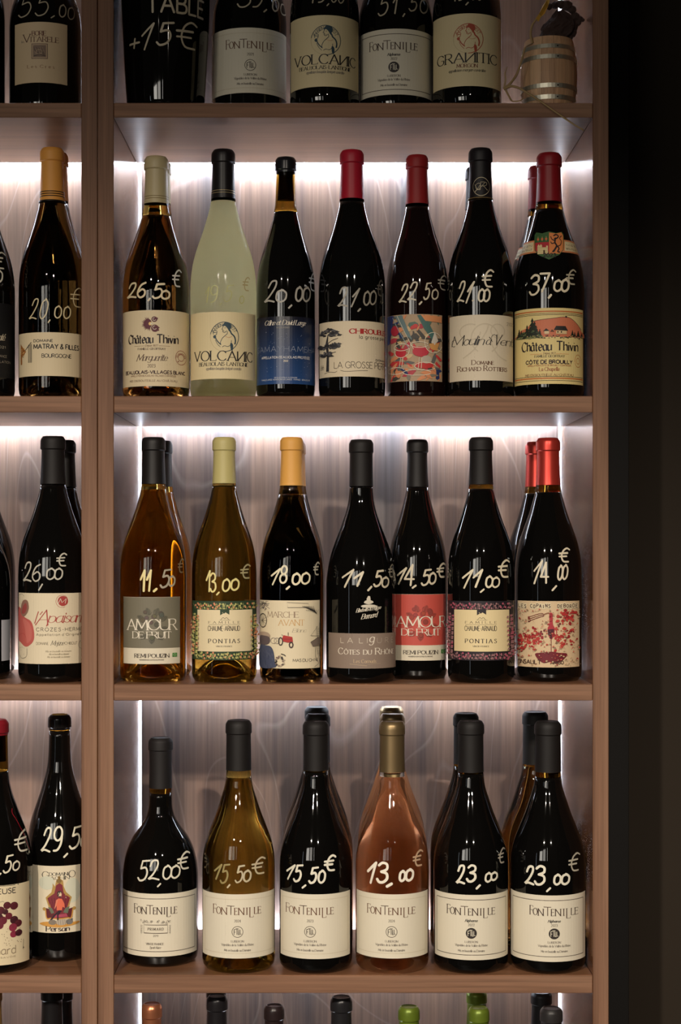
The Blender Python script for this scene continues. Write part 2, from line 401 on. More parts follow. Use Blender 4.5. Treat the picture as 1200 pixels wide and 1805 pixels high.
class Art:
    """printed matter in frame pixels relative to the bottle's centre line and row y0, wrapped round its surface"""
    def __init__(self, b, y0, lift=.00038):
        self.b = b; self.y0 = y0; self.items = []; self.lift = lift; self.n = 0
    def P(self, x, y):
        z = self.b.z(self.y0 + y); return (self.b.u(x, z), z)
    def sc(self): return self.b.Df / F
    def add(self, polys, col): self.items.append((polys, col, self.n)); self.n += 1
    def fill(self, pts, col, smooth=False):
        if smooth: pts = catmull(pts, 5, True)
        self.add([[self.P(*p) for p in pts]], col)
    def line(self, pts, w, col, smooth=False, cap=False, style='sans', closed=False):
        if smooth: pts = catmull(pts, 6, closed)
        elif closed: pts = list(pts) + [pts[0]]
        q = [self.P(*p) for p in pts]
        self.add(ribbon(q, pen(style, w * self.sc()), cap), col)
    def ell(self, cx, cy, rx, ry, col, n=20):
        self.fill([(cx + rx * math.cos(a * 2 * PI / n), cy + ry * math.sin(a * 2 * PI / n)) for a in range(n)], col)
    def ring(self, cx, cy, rx, ry, w, col, a0=0, a1=360, n=36):
        self.line([(cx + rx * math.cos(math.radians(a0 + (a1 - a0) * k / n)), cy + ry * math.sin(math.radians(a0 + (a1 - a0) * k / n))) for k in range(n + 1)], w, col)
    def rect(self, x0, y0, x1, y1, col): self.fill([(x0, y0), (x1, y0), (x1, y1), (x0, y1)], col)
    def text(self, s, x0, x1, yb, h, col, style='sans', w=None, sp=.2, slant=0, dy=0, cap=False):
        """s between x0 and x1 on baseline yb with cap height h, pen w (pixels)"""
        if style == 'script': sp = .04; slant = slant or .35; cap = True
        if style == 'serifi': slant = .22
        wd, st, se = lay(s, style, sp)
        w = (w or h * .13) * self.sc()
        (u0, z0), (u1, _) = self.P(x0, yb), self.P(x1, yb); hh = h * self.sc()
        k = (u1 - u0) / wd; polys = []
        tr = lambda p: (u0 + p[0] * k + p[1] * hh * slant, z0 + p[1] * hh + dy * self.sc() * p[0] / wd)
        f = pen(style, w)
        for q in st: polys += ribbon([tr(p) for p in q], f, cap and style != 'gothic')
        for q in se: polys += ribbon([tr(p) for p in q], lambda x, y: w * .22)
        self.add(polys, col)
    def arctext(self, s, cx, cy, r, a0, a1, h, col, w=None, style='serif', inward=False):
        wd, st, se = lay(s, style, .22); w = (w or h * .14) * self.sc(); polys = []
        def tr(p):
            a = math.radians(a0 + (a1 - a0) * p[0] / wd); rr = r + (p[1] - .5) * h * (-1 if inward else 1)
            return self.P(cx + rr * math.cos(a), cy + rr * math.sin(a))
        for q in st + se:
            polys += ribbon([tr(p) for p in q], pen(style, w))
        self.add(polys, col)
    def build(self, name, parent, shoulder=False, m=None, rough=None):
        cols = []; bm = bmesh.new()
        for polys, col, n in self.items:
            if col not in cols: cols.append(col)
            ci = cols.index(col)
            for poly in polys:
                if len(poly) > 4:
                    tris = tessellate_polygon([[Vector((p[0], p[1], 0)) for p in poly]])
                    faces = [[poly[i] for i in t] for t in tris]
                else: faces = [poly]
                for fc in faces:
                    a = sum(fc[i][0] * fc[(i + 1) % len(fc)][1] - fc[(i + 1) % len(fc)][0] * fc[i][1] for i in range(len(fc)))
                    if abs(a) < 1e-12: continue
                    if a < 0: fc = fc[::-1]
                    try: f = bm.faces.new([bm.verts.new((p[0], p[1], n * .00001)) for p in fc]); f.material_index = ci
                    except ValueError: pass
        if not bm.faces: bm.free(); return None
        us = [v.co.x for v in bm.verts]; zs = [v.co.y for v in bm.verts]
        st = self.b.R * .075; k = math.ceil(min(us) / st)
        while k * st < max(us):
            bmesh.ops.bisect_plane(bm, geom=bm.verts[:] + bm.edges[:] + bm.faces[:], plane_co=(k * st, 0, 0), plane_no=(1, 0, 0)); k += 1
        if shoulder:
            k = math.ceil(min(zs) / .005)
            while k * .005 < max(zs):
                bmesh.ops.bisect_plane(bm, geom=bm.verts[:] + bm.edges[:] + bm.faces[:], plane_co=(0, k * .005, 0), plane_no=(0, 1, 0)); k += 1
        for v in bm.verts: v.co = self.b.pos(v.co.x, v.co.y, self.lift + v.co.z)
        return obj(name, bm, [ (m(c) if m else ink(c)) for c in cols], parent)

def patch(b, x0, x1, y0, y1, m, parent, name='label', shoulder=False, off=.00022):
    """label sheet: frame pixels, x relative to the centre line; two-sided sheet of paper thickness"""
    za, zb = b.z(y1), b.z(y0); nz = 8 if shoulder else 1; nu = 30
    bm = bmesh.new(); g = {}
    for j in range(nz + 1):
        z = za + (zb - za) * j / nz
        u0, u1 = b.u(x0, z), b.u(x1, z)
        for i in range(nu + 1):
            for s in (0, 1): g[i, j, s] = bm.verts.new(b.pos(u0 + (u1 - u0) * i / nu, z, off if s else .00003))
    for i in range(nu):
        for j in range(nz):
            bm.faces.new((g[i, j, 1], g[i + 1, j, 1], g[i + 1, j + 1, 1], g[i, j + 1, 1]))
            bm.faces.new((g[i, j, 0], g[i, j + 1, 0], g[i + 1, j + 1, 0], g[i + 1, j, 0]))
        for j, d in ((0, 1), (nz, -1)):
            q = (g[i, j, 0], g[i + 1, j, 0], g[i + 1, j, 1], g[i, j, 1]); bm.faces.new(q[::d])
    for j in range(nz):
        for i, d in ((0, -1), (nu, 1)):
            q = (g[i, j, 0], g[i, j + 1, 0], g[i, j + 1, 1], g[i, j, 1]); bm.faces.new(q[::-d] if d == 1 else q)
    return obj(name, bm, m, parent)

# glass colours
def wine(name, col, tint, f, rough=.02, ior=1.36):
    m = mat(name, col, rough, trans=1, ior=ior); nt = m.node_tree
    t = nt.nodes.new('ShaderNodeBsdfTranslucent'); t.inputs[0].default_value = (*lin(tint), 1)
    mx = nt.nodes.new('ShaderNodeMixShader'); mx.inputs[0].default_value = f
    out = nt.nodes['Material Output']
    nt.links.new(nt.nodes['Principled BSDF'].outputs[0], mx.inputs[1]); nt.links.new(t.outputs[0], mx.inputs[2]); nt.links.new(mx.outputs[0], out.inputs[0])
    return m
GL = {
 'dark': mat('dark_bottle_glass', (10, 9, 8), .035, ior=1.5, spec=.5),
 'darkneck': mat('dark_neck_glass', (150, 112, 40), .02, trans=1, ior=1.2),
 'brown': mat('brown_amber_glass', (186, 130, 66), .02, trans=1, ior=1.36),
 'gold': wine('golden_glass', (204, 154, 66), (170, 112, 28), .08),
 'olive': wine('olive_gold_glass', (158, 122, 46), (130, 96, 16), .08),
 'deep': mat('deep_olive_glass', (120, 88, 44), .02, trans=1, ior=1.36),
 'rose': wine('rose_wine_glass', (255, 220, 190), (255, 186, 132), .24),
 'cloudy': wine('cloudy_white_wine_glass', (252, 250, 220), (255, 252, 214), .72, .12, 1.3),
 'clearneck': mat('clear_neck_glass', (250, 250, 240), .02, trans=1, ior=1.2),
 'amberneck': mat('amber_neck_glass', (235, 205, 110), .02, trans=1, ior=1.2),
 'red': mat('garnet_wine_glass', (20, 9, 8), .035, ior=1.5),
}
NECK = {'dark': 'darkneck', 'brown': 'amberneck', 'gold': 'amberneck', 'olive': 'amberneck', 'deep': 'darkneck', 'rose': 'clearneck', 'cloudy': 'clearneck', 'red': 'darkneck'}

def make_bottle(b, glass, cap_col, cap_bot, fill, label, group, cap_rough=.45, cap_metal=0, bands=None, kind='capsule', part_label=None):
    """cap_bot / fill are frame rows of the capsule's lower edge and of the wine's surface"""
    root = empty('wine_bottle', (b.x, b.y, b.zb + .0003), b.rz())
    tag(root, label, 'wine bottle', group)
    rn = b.R * .35
    zf = b.z(fill, rn) if fill else b.z(cap_bot, rn) - .002
    zc = b.z(cap_bot, rn)
    bm = punted(b, 0.0, zf) 
    obj('body', bm, GL[glass], root, smooth=True)
    if zf < b.H - .004:
        obj('neck', lathe(b, zf + .0002, b.H - .0012, seg=32, nz=14), GL[NECK[glass]], root, smooth=True)
    if kind == 'seal' and fill and zf < b.H - .02:
        zk = max(zf + .012, b.H - .052)
        bm = lathe(b, zk, b.H - .003, off=-.0045, seg=20, nz=4); obj('cork', bm, mat('dark_cork', (70, 48, 34), .8), root, smooth=True)
    cm = mat(kind + '_' + ('foil' if kind == 'capsule' else 'wax'), cap_col, cap_rough, cap_metal, spec=.38)
    # capsule sleeve with a rounded, slightly sunken top
    bm = lathe(b, zc, b.H, off=.0004, seg=40, nz=14, cap0=False, cap1=False)
    zt = max(v.co.z for v in bm.verts); ring = sorted([v for v in bm.verts if abs(v.co.z - zt) < 1e-6], key=lambda v: math.atan2(v.co.y, v.co.x))
    prev = ring; r0 = ring[0].co.xy.length; seg = len(ring)
    for fr, dz in ((.95, .0008), (.86, .0011), (.78, .0004), (.4, .0003)):
        cur = [bm.verts.new((r0 * fr * math.cos(a), r0 * fr * math.sin(a), zt + dz)) for a in [math.atan2(v.co.y, v.co.x) for v in ring]]
        for k in range(seg): bm.faces.new((prev[k], prev[(k + 1) % seg], cur[(k + 1) % seg], cur[k]))
        prev = cur
    bm.faces.new(prev)
    cap = obj(kind, bm, cm, root, smooth=True)
    cap.data.set_sharp_from_angle(angle=math.radians(28))
    if part_label: cap['label'] = part_label
    if bands:
        for y, hpx, col in bands:
            z0 = b.z(y + hpx / 2, rn); z1 = b.z(y - hpx / 2, rn)
            obj('band', lathe(b, z0, z1, off=.0006, seg=32, nz=1), mat('capsule_band', col, .35, .4), cap, smooth=True)
    return root

INKW = (232, 226, 205)
def marker(col): return mat('marker_paint', col, .45)
def price(b, root, parts, w=3.4, col=INKW):
    w *= .88
    """parts: (chars, x0, x1, baseline row, height) in frame pixels"""
    a = Art(b, 0, lift=.00012)
    for s, x0, x1, yb, h, *rest in parts:
        sl = rest[0] if rest else .1
        n = 0; tot = 0; gl = []
        for ch in s:
            g = 'h' + ch if 'h' + ch in G else ch
            wd, ss = glyph(g); gl.append((tot, ss)); tot += wd + .14
        tot -= .14
        for off, ss in gl:
            for q in ss:
                pts = [(x0 - b.cx + (off + p[0]) / tot * (x1 - x0) + (p[1] - .5) * h * sl, yb - p[1] * h) for p in q]
                a.line(pts, w * random.uniform(.9, 1.12), col, cap=True)
    return a.build('price_marking', root, shoulder=True, m=marker)

# ------------------------------------------------------------------ the setting
S0 = D0 / F                                   # metres per pixel in the plane of the shelf fronts
X = lambda px: (px - VX) * S0
Z = lambda py: ZC + (HOR - py) * S0
WT = (122, 90, 70)
wood_v = wood('walnut_laminate_upright', (128, 88, 62), (104, 69, 47), (146, 104, 75), 2, 0, .18, 1, .9)
wood_h = wood('walnut_laminate_shelf', (130, 89, 62), (100, 66, 45), (150, 107, 77), 0, 0, .34, 5, 1.0)
wood_b = wood('walnut_laminate_back', (124, 100, 87), (84, 75, 73), (150, 118, 98), 2, .12, .4, 11)
DEP = .288                                   # depth of the cases
SD = .244                                     # depth of the shelves: a gap at the back holds the lamps

edge_v = wood('walnut_edge_upright', (132, 98, 77), (108, 77, 59), (150, 115, 92), 2, 0, .62, 1, .22)
edge_h = wood('walnut_edge_shelf', (134, 99, 77), (106, 75, 56), (154, 118, 94), 0, 0, .62, 5, .22)
wallm = mat('dark_olive_wall_paint', (42, 32, 19), .8)
nt = wallm.node_tree; n_ = nt.nodes.new('ShaderNodeTexNoise'); n_.inputs['Scale'].default_value = 60
b_ = nt.nodes.new('ShaderNodeBump'); b_.inputs['Strength'].default_value = .15; b_.inputs['Distance'].default_value = .002
nt.links.new(n_.outputs['Fac'], b_.inputs['Height']); nt.links.new(b_.outputs['Normal'], nt.nodes['Principled BSDF'].inputs['Normal'])
tag(box('wall_back', -2.6, 2.2, .30, .40, 0, 2.75, wallm, bev=0), kind='structure')
tag(box('wall_right', 2.2, 2.3, -4.6, .40, 0, 2.75, wallm, bev=0), kind='structure')
tag(box('floor', -2.6, 2.3, -4.6, .40, -.05, 0, mat('dark_floor', (52, 44, 38), .5), bev=0), kind='structure')
tag(box('dark_strip_1', X(1076), X(1160), .2, .30, 0, 2.75, mat('near_black', (20, 17, 14), .7)), kind='structure')  # near-black upright strip right of the bookcase

rows_top = [-660, 181, 698, 1206, 1719, 2236]       # front upper edges of the shelves (frame rows)
rows_bot = [-632, 207, 727, 1235, 1751, 2265]
for i, t in enumerate(rows_top): SHELF_Z[i] = Z(t)
ledm = mat('led_diffuser', (222, 236, 255), .5, emit=LED)
side_fill_m = mat('side_fill_glow', (228, 238, 255), .5, emit=SIDE_FILL)
alum = mat('aluminium_profile', (190, 190, 190), .35, 1)

def bookcase(x0, x1, label):
    """one case: two uprights, shelves, back panel, a lamp strip in the gap behind every shelf"""
    root = empty('bookcase', ((x0 + x1) / 2, DEP / 2, 0))
    tag(root, label, 'bookcase')
    t = 28 * S0
    def add(o): o.location -= root.location; o.parent = root; return o
    z1 = Z(-660)
    add(box('side_panel', x0, x0 + t, 0, DEP + .0118, 0, z1, (wood_v, edge_v)))
    add(box('side_panel', x1 - t, x1, 0, DEP + .0118, 0, z1, (wood_v, edge_v)))
    add(box('back_panel', x0 + t + .0022, x1 - t - .0022, DEP, DEP + .004, .02, z1 - .0002, wood_b, bev=0))
    # the back panel stands clear of the uprights: strips added there brighten their sides
    for xa in (x0 + t + .0003, x1 - t - .0017):
        add(box('lamp_strip', xa, xa + .0014, DEP + .0045, DEP + .0065, .13, z1 - .01, side_fill_m, bev=0))
    add(box('backing_board', x0 + t + .0002, x1 - t - .0002, DEP + .007, DEP + .0112, .02, z1 - .0002, wood_b, bev=0))
    zz = [(Z(b), Z(a)) for a, b in zip(rows_top, rows_bot)] + [(.10, .12)]
    for i, (za, zb) in enumerate(zz):
        add(box('shelf', x0 + t + .0002, x1 - t - .0002, .0006, SD, za, zb, (wood_h, edge_h)))
        if i < 6:
            zm = (za + zb) / 2
            add(box('lamp_strip', x0 + t + .004, x1 - t - .004, SD + .014, SD + .022, zm - .0045, zm + .0045, ledm, bev=0))
            add(box('lamp_profile', x0 + t + .004, x1 - t - .004, SD + .0003, SD + .0138, zm - .004, zm + .004, alum, bev=0))
    add(box('plinth', x0 + t + .0002, x1 - t - .0002, .03, .05, 0, .0998, wood_h))
    return root
bookcase(X(172.3), X(1072.5), 'walnut bookcase with lit compartments, the wide one right of the double upright')
bookcase(X(171.3) - (X(1072.5) - X(172.3)), X(171.3), 'walnut bookcase left of the double upright, cut by the left edge')

# ------------------------------------------------------------------ label designs
CREAM = (220, 211, 189); BK = (40, 36, 34); SEP = (104, 70, 50); GREY = (120, 112, 102)
def fontenille(root, b, x0, x1, y0, y1, year, sub=None, frame=False, kind='disc', sx=0):
    """sx shifts the lettering sideways; y1 is the lower edge on the centre line"""
    lb = patch(b, x0 - b.cx, x1 - b.cx, y0, y1, paper(CREAM), root)
    a = Art(b, y0); H = y1 - y0; L = x0 - b.cx + 4; Rr = x1 - b.cx - 4
    c1 = (70, 58, 48) if frame else (206, 194, 168)
    for yy in (9, H - 9): a.line([(L + (Rr - L) * k / 10, yy) for k in range(11)], 1.0, c1)
    for xx in (L, Rr): a.line([(xx, 9), (xx, H - 9)], .9, c1)
    kx = .89 if kind == 'cartouche' else 1
    for s, p, q, yb, hh in (('F', 0, 5, 35.5, 16), ('O', 5.5, 12.7, 35.5, 12), ('N', 14.3, 23, 36, 12), ('E', 37, 41.4, 36, 12), ('N', 44, 53, 36, 12),
                            ('I', 58, 58.8, 36, 12), ('L', 63.5, 70, 41, 17), ('L', 71.5, 76, 36, 12), ('E', 78, 83, 36, 12)):
        a.text(s, sx + (p - 42) * kx, sx + (q - 42) * kx, yb, hh, SEP if not frame else (70, 52, 42), 'serif', 1.5)
    a.line([(sx - 18.5 * kx, 20.5), (sx - 5.5 * kx, 20.5)], 1.1, (80, 56, 42)); a.line([(sx - 11.5 * kx, 20.5), (sx - 11.5 * kx, 36)], 1.4, (80, 56, 42))
    yy = 49
    if sub: a.text(sub, sx - 11, sx + 11, 47.5, 4.6, BK, 'serif', .9); yy = 55
    if year: a.text(year, sx - 5.5, sx + 5.5, yy, 4.4, GREY, 'serif', .7)
    if kind == 'cartouche':
        a.line([(sx - 21, 55), (sx + 20, 55), (sx + 20, 69.5), (sx - 21, 69.5)], .9, (80, 66, 54), closed=True)
        a.text('PRIMARD', sx - 14, sx + 13, 64.5, 4.5, (80, 66, 54), 'serif', .8, sp=.5)
        a.text('2019', sx - 5, sx + 4, 75.5, 3.2, GREY, 'sans', .5)
        for q in range(26):
            t = q / 25; x = sx - 24 + 48 * t; s = random.choice((-1, 1))
            if 9 < q < 13 or 15 < q < 17: continue
            y = 51 - random.uniform(0, 5)
            a.line([(x, y + 3), (x + 1.5 * s, y), (x + 3 * s, y + 1), (x + 2 * s, y + 3)], .5, GREY, smooth=True)
        for q in range(5):
            for s, xx in ((-1, sx - 23), (1, sx + 22)):
                a.line([(xx, 57 + q * 3), (xx + 3 * s, 56 + q * 3), (xx + 2 * s, 59 + q * 3)], .5, GREY, smooth=True)
        a.text('VIN DE FRANCE', sx - 17, sx + 13, 90, 3.6, GREY, 'serif', .6)
        a.text('Syrah Noire', sx - 11, sx + 8, 96.5, 4, GREY, 'serifi', .5)
    else:
        cy = 67.5 if sub else 66
        if kind == 'solid': a.ell(sx, cy, 9.6, 9.6, (44, 36, 32)); c = CREAM
        else: a.ring(sx, cy, 9.6, 9.6, .9, (80, 70, 60)); c = (60, 50, 42)
        a.text('F', sx - 6, sx - 3, cy + 5, 9, c, 'sans', 1); a.line([(sx - 3.4, cy - 5.5), (sx + 2, cy - 5.5)], 1, c)
        a.line([(sx - .8, cy - 5.5), (sx - .8, cy + 5)], 1, c); a.line([(sx + 1.5, cy - 4), (sx + 1.5, cy + 5), (sx + 4, cy + 5)], 1, c)
        a.line([(sx + 4.2, cy - 4), (sx + 4.2, cy + 4), (sx + 7, cy + 4)], 1, c)
        a.text('LUBERON', sx - 11, sx + 11, 84.5, 3.6, GREY, 'serif', .6)
        a.text('Vignobles de la Vallée du Rhône', sx - 28, sx + 28, 91, 3.9, GREY, 'serif', .55, sp=.14)
        a.text('Mis en bouteille au Domaine', sx - 23, sx + 23, 100.5, 3.9, GREY, 'serif', .55, sp=.14)
    a.build('lettering', lb)
    return lb

def torest(root, b, x0, x1, y0, y1, word, w0, w1, colfig, line2, line3, c2):
    """cream sheet with a ring of lettering round a figure raising a glass, a wide word below"""
    lb = patch(b, x0 - b.cx, x1 - b.cx, y0, y1, paper((222, 204, 160)), root)
    a = Art(b, y0); cy = 44; W = (x1 - x0) / 116; cx = 2
    a.ring(cx, cy, 25 * W, 26, 1.2, colfig, 190, 450)
    a.ring(cx, cy, 25 * W, 26, .6, (190, 172, 132), 90, 190)
    a.arctext('FABIEN·TOREST'.replace('·', '-'), cx, cy, 21.5, 205, 335, 5.2, colfig, .8)
    f = Art(b, y0, .0005)
    # hair, face, neck, shoulder, raised arm, wine glass
    f.fill([(-1, 25), (1, 20), (6, 18), (12, 20), (14, 26), (12, 31), (14, 35), (10, 34), (7, 29), (3, 25)], colfig, True)
    f.line([(0, 24), (-1, 28), (-2.5, 31), (-.6, 32), (-1, 35), (2, 36.5), (5, 34)], .9, colfig, True)
    f.line([(2, 28.5), (4, 28.2)], .8, colfig); f.line([(0, 34), (1.8, 33.8)], .7, colfig)
    f.line([(6, 33), (7, 38), (3, 42), (-2, 47), (-5, 54), (-4, 58)], .9, colfig, True)
    f.line([(12, 33), (14, 38), (19, 43), (21, 50), (20, 57)], 2.4, colfig, True)
    f.line([(-4, 58), (-10, 52), (-14, 45)], 1.8, colfig, True); f.line([(-5, 62), (-10, 57), (-14, 49)], .8, colfig, True)
    f.line([(-2, 62), (2, 60), (8, 61), (13, 57), (14, 50)], .8, colfig, True)
    f.line([(3, 43), (9, 45), (15, 43)], .7, (200, 150, 110), True)
    f.fill([(12, 56), (15, 55), (17, 60), (16, 68), (13, 66)], colfig, True)
    f.ell(-15, 44, 2.6, 2.8, colfig); f.line([(-17, 40), (-18, 35), (-16.5, 33), (-12.5, 33), (-11, 35), (-12, 40), (-14, 41)], .9, colfig, True)
    f.line([(-14.5, 41), (-14.5, 47)], .8, colfig); f.line([(-17.5, 36.5), (-11.5, 36.5)], .8, colfig)
    f.build('figure_drawing', lb)
    n = len(word); pos = w0; step = (w1 - w0) / n
    a.text(word, w0, w1, 86, 17, BK, 'serif', 2.3, sp=.13)
    a.text(line2, w0 + 8 if line2[0] == 'B' else w0 + 34, w1 - 8 if line2[0] == 'B' else w1 - 34, 95, 6.2, c2, 'serif', 1, sp=.14)
    a.text(line3, w0 + 20, w1 - 20, 102, 4.6, BK if c2 != BK else GREY, 'serifi', .7, sp=.08)
    a.build('lettering', lb)

# ------------------------------------------------------------------ row 1, dim, seen from below
G1 = 'bottles on the top shelf in view'
b = Bottle(-51, 59, -185, 1, .012)
make_bottle(b, 'dark', (30, 28, 28), -100, None, 'dark wine bottle at the top left corner, only its side showing', G1)
b = Bottle(80, 63, -150, 1, .03)
r = make_bottle(b, 'dark', (96, 30, 34), -66, None, 'dark wine bottle with small square-picture label, top shelf left of the double upright', G1)
lb = patch(b, 27 - 80, 118 - 80, 39, 146, paper((214, 188, 150)), r)
a = Art(b, 39)
a.text('BORIE', -23, 1, 24, 8, (110, 66, 50), 'serif', 1.2, sp=.12)
a.text('V', -38, -26, 35, 14, (84, 52, 42), 'serif', 1.5); a.text('ITARELE', -25, 23, 35, 9, (100, 60, 48), 'serif', 1.2, sp=.16)
a.text('la', -41, -37, 35, 4, GREY, 'serif', .6)
a.rect(-24, 38, 4, 65, (120, 96, 82)); a.rect(-23, 39, 3, 64, (190, 162, 130)); a.rect(-21, 41, 1, 62, (134, 110, 92))
for k in range(16): a.line([(-20 + k * 1.2, 44 + (k * 7) % 9), (-18 + k * 1.1, 52 + (k * 5) % 8)], .7, (176, 148, 120) if k % 2 else (84, 64, 54), cap=True)
a.ring(-11, 53, 5, 4, .8, (190, 162, 130)); a.line([(-20, 60), (-10, 58), (0, 60)], 1.2, (70, 54, 46), True)
a.text('Les Cres', -31, 15, 81, 5, (160, 122, 92), 'serif', .7, sp=.5)
a.build('lettering', lb)
price(b, r, [('5', 35, 58, 28, 40, .1), ('5', 64, 88, 28, 40, .1), (',', 91, 97, 28, 12), ('00', 104, 131, 27, 24), ('€', 130, 146, 4, 20)], 2.6, (176, 164, 140))
b = Bottle(292, 79, -500, 1, .01, 'magnum')
r = make_bottle(b, 'dark', (28, 26, 26), -430, None, 'very large black bottle marked ABLE +15 €, top shelf beside the double upright', G1)
price(b, r, [('+', 229, 246, 82, 30), ('1', 250, 267, 84, 44, .3), ('5', 278, 304, 78, 40), ('€', 311, 345, 80, 46)], 4.2, (186, 172, 146))
a = Art(b, 0, .00012); a.text('TABLE', 258 - 290, 356 - 290, 20, 30, (186, 172, 146), 'sans', 4, sp=.2, cap=True); a.build('word_marking', r, shoulder=True, m=marker)
b = Bottle(439, 66, -210, 1, .06, 'font')
r = make_bottle(b, 'dark', (60, 50, 44), -128, None, 'dark wine bottle with thin-ringed emblem, top shelf right of the very large bottle', G1)
fontenille(r, b, 373, 505, 49, 164, '2021', sx=2)
price(b, r, [('3', 420, 442, 12, 40), ('9', 444, 464, 12, 40), (',', 466, 471, 16, 14), ('00', 480, 506, 14, 24)], 3, (176, 164, 140))
b = Bottle(572, 61, -185, 1, .012)
r = make_bottle(b, 'dark', (30, 28, 30), -100, None, 'dark wine bottle with VOLCANIC label in blue, on the top shelf', G1)
torest(r, b, 512, 632, 27, 153, 'VOLCAИIC', -52, 54, (44, 66, 76), 'BEAUJOLAIS-LANTIGNIÉ', 'appellation beaujolais lantignié contrôlée', BK)
price(b, r, [('1', 546, 556, 4, 34), ('9', 560, 576, 4, 34), (',', 577, 580, 8, 10), ('00', 584, 606, 4, 20)], 2.6, (176, 164, 140))
b = Bottle(697, 66, -190, 1, .03, 'font')
r = make_bottle(b, 'dark', (60, 50, 44), -120, None, 'dark wine bottle with solid round emblem marked 51,50, between the two figure labels', G1)
fontenille(r, b, 634, 762, 51, 167, '2022', 'Alphonse', True, 'solid', -3)
price(b, r, [('5', 668, 686, 26, 36), ('1', 693, 700, 24, 36), (',', 711, 714, 26, 14), ('50', 722, 754, 18, 28)], 3, (176, 164, 140))
b = Bottle(823, 61, -185, 1, .012)
r = make_bottle(b, 'dark', (96, 30, 34), -100, None, 'dark wine bottle with GRANITIC label in red, top shelf beside the little barrel', G1)
torest(r, b, 763, 883, 24, 152, 'GRAИITIC', -52, 52, (170, 74, 50), 'MORGON', 'appellation morgon contrôlée', (110, 56, 40))
price(b, r, [('1', 798, 806, 0, 30), ('9', 808, 820, 0, 30), (',', 822, 826, 6, 12), ('00', 830, 850, 0, 20)], 2.6, (176, 164, 140))

# ------------------------------------------------------------------ row 2
G2 = 'bottles on the second shelf'; G2L = 'bottles in the second compartment of the left bookcase'
TAN = (214, 196, 160)
b = Bottle(-33, 58.5, 270, 2, .006)
r = make_bottle(b, 'dark', (34, 32, 30), 352, 356, 'dark wine bottle with black label at the left edge, second shelf', G2L)
lb = patch(b, -20, 57, 532, 664, paper((20, 19, 20)), r)
a = Art(b, 532); a.text('omté', 22, 40, 66, 12, (200, 186, 160), 'script', 1.4); a.text('2021', 26, 42, 80, 4, (170, 160, 140), 'sans', .7)
a.text('DE FRANCE', 16, 44, 96, 4, (150, 140, 124), 'sans', .6); a.text('APPELLATION', 12, 50, 106, 4, (150, 140, 124), 'sans', .6); a.build('lettering', lb)
price(b, r, [('0', -12, 4, 497, 24), ('€', -14, 7, 470, 30)], 3.4)
b = Bottle(92, 58.5, 260, 2, .006)
r = make_bottle(b, 'deep', (224, 156, 72), 352, 357, 'brown wine bottle with orange black-ringed capsule, left of the double upright', G2L, cap_rough=.5,
                bands=[(337, 1.6, (30, 24, 20)), (341, 1.6, (30, 24, 20)), (345, 1.6, (30, 24, 20)), (353.5, 3, (36, 28, 20))])
lb = patch(b, -58, 57.5, 586, 663, paper(TAN), r)
a = Art(b, 586); a.text('DOMAINE', -32, 1, 17, 4.4, BK, 'sans', .9); a.text('MATRAY & FILLES', -32, 46, 29, 8, BK, 'sans', 1.6, sp=.16); a.text('BOURGOGNE', -18, 33, 44.5, 6.4, BK, 'sans', 1, sp=.14)
for k in range(3): a.line([(-47 + k * 3, 28 - k * 4 + 3), (-42 + k * 3, 22 - k * 4 + 3)], 1.3, BK)
for k in range(4): a.line([(-41 + k * 1.8, 20 + (3 - k) * .5), (-41 + k * 1.8, 53)], 1.1, BK)
a.fill([(-54.5, 18), (-54.5, 55), (-52, 55), (-52, 42), (-45, 33)], (150, 96, 44))
for k in range(26):
    x = random.uniform(-54, -48); y = random.uniform(26, 42); a.ell(x, y, .8, .8, random.choice([(196, 138, 76), (110, 64, 30), (220, 170, 110)]), 6)
a.build('lettering', lb)
price(b, r, [('20', 55, 84, 563, 36, .2), (',', 86, 89, 566, 12), ('00', 96, 124, 561, 22), ('€', 124, 143, 538, 34)], 2.6, (206, 190, 150))
b = Bottle(100, 56, 268, 2, .135)
make_bottle(b, 'dark', (200, 140, 70), 352, 357, 'dark wine bottle hidden behind the orange-capped brown bottle', G2L)

BLKG = (36, 28, 30)
b = Bottle(275.5, 59, 275, 2, .006)
r = make_bottle(b, 'brown', (188, 172, 132), 357, 379, 'amber wine bottle with beige capsule marked 26,50 €, first on the second shelf', G2, cap_rough=.4,
                bands=[(345, .8, (120, 96, 50)), (349, .8, (120, 96, 50))])
lb = patch(b, -59, 58, 547, 681, paper(TAN), r)
a = Art(b, 547); PU = (92, 36, 48); EM = Art(b, 547, .0005)
for k in range(15):
    t = math.radians(95 + k * 13); x0, y0 = -12.5 + 4 * math.cos(t), 24 - 4 * math.sin(t); L_ = 11.5 + (k % 3)
    x1, y1 = -13 + L_ * math.cos(t), 24 - L_ * math.sin(t)
    EM.fill([(x0 - 2 * math.sin(t), y0 - 2 * math.cos(t)), (x1, y1), (x0 + 2 * math.sin(t), y0 + 2 * math.cos(t))], PU)
EM.ell(-14, 24, 6, 8.5, PU); EM.ell(-10.5, 24, 3, 3, (236, 196, 120)); EM.ell(-9, 24, 1.6, 1.8, CREAM)
EM.ell(-3.5, 16, 5, 4.8, PU); EM.ring(-3.5, 16, 2.6, 2.4, .8, CREAM, 20, 280); EM.ell(-2.5, 32, 6.6, 6.4, PU); EM.ring(-3, 31, 3.2, 3, .8, CREAM, 20, 280)
EM.fill([(2, 28), (6, 31), (3, 32), (5, 36), (0, 37)], PU); EM.fill([(-1, 12), (3, 14), (1, 18)], PU)
EM.build('flower_emblem', lb)
a.text('Château', -48, -6, 58, 15, BLKG, 'gothic', 1.9, sp=.14); a.text('Thivin', 1, 38, 58, 15, BLKG, 'gothic', 1.9, sp=.14)
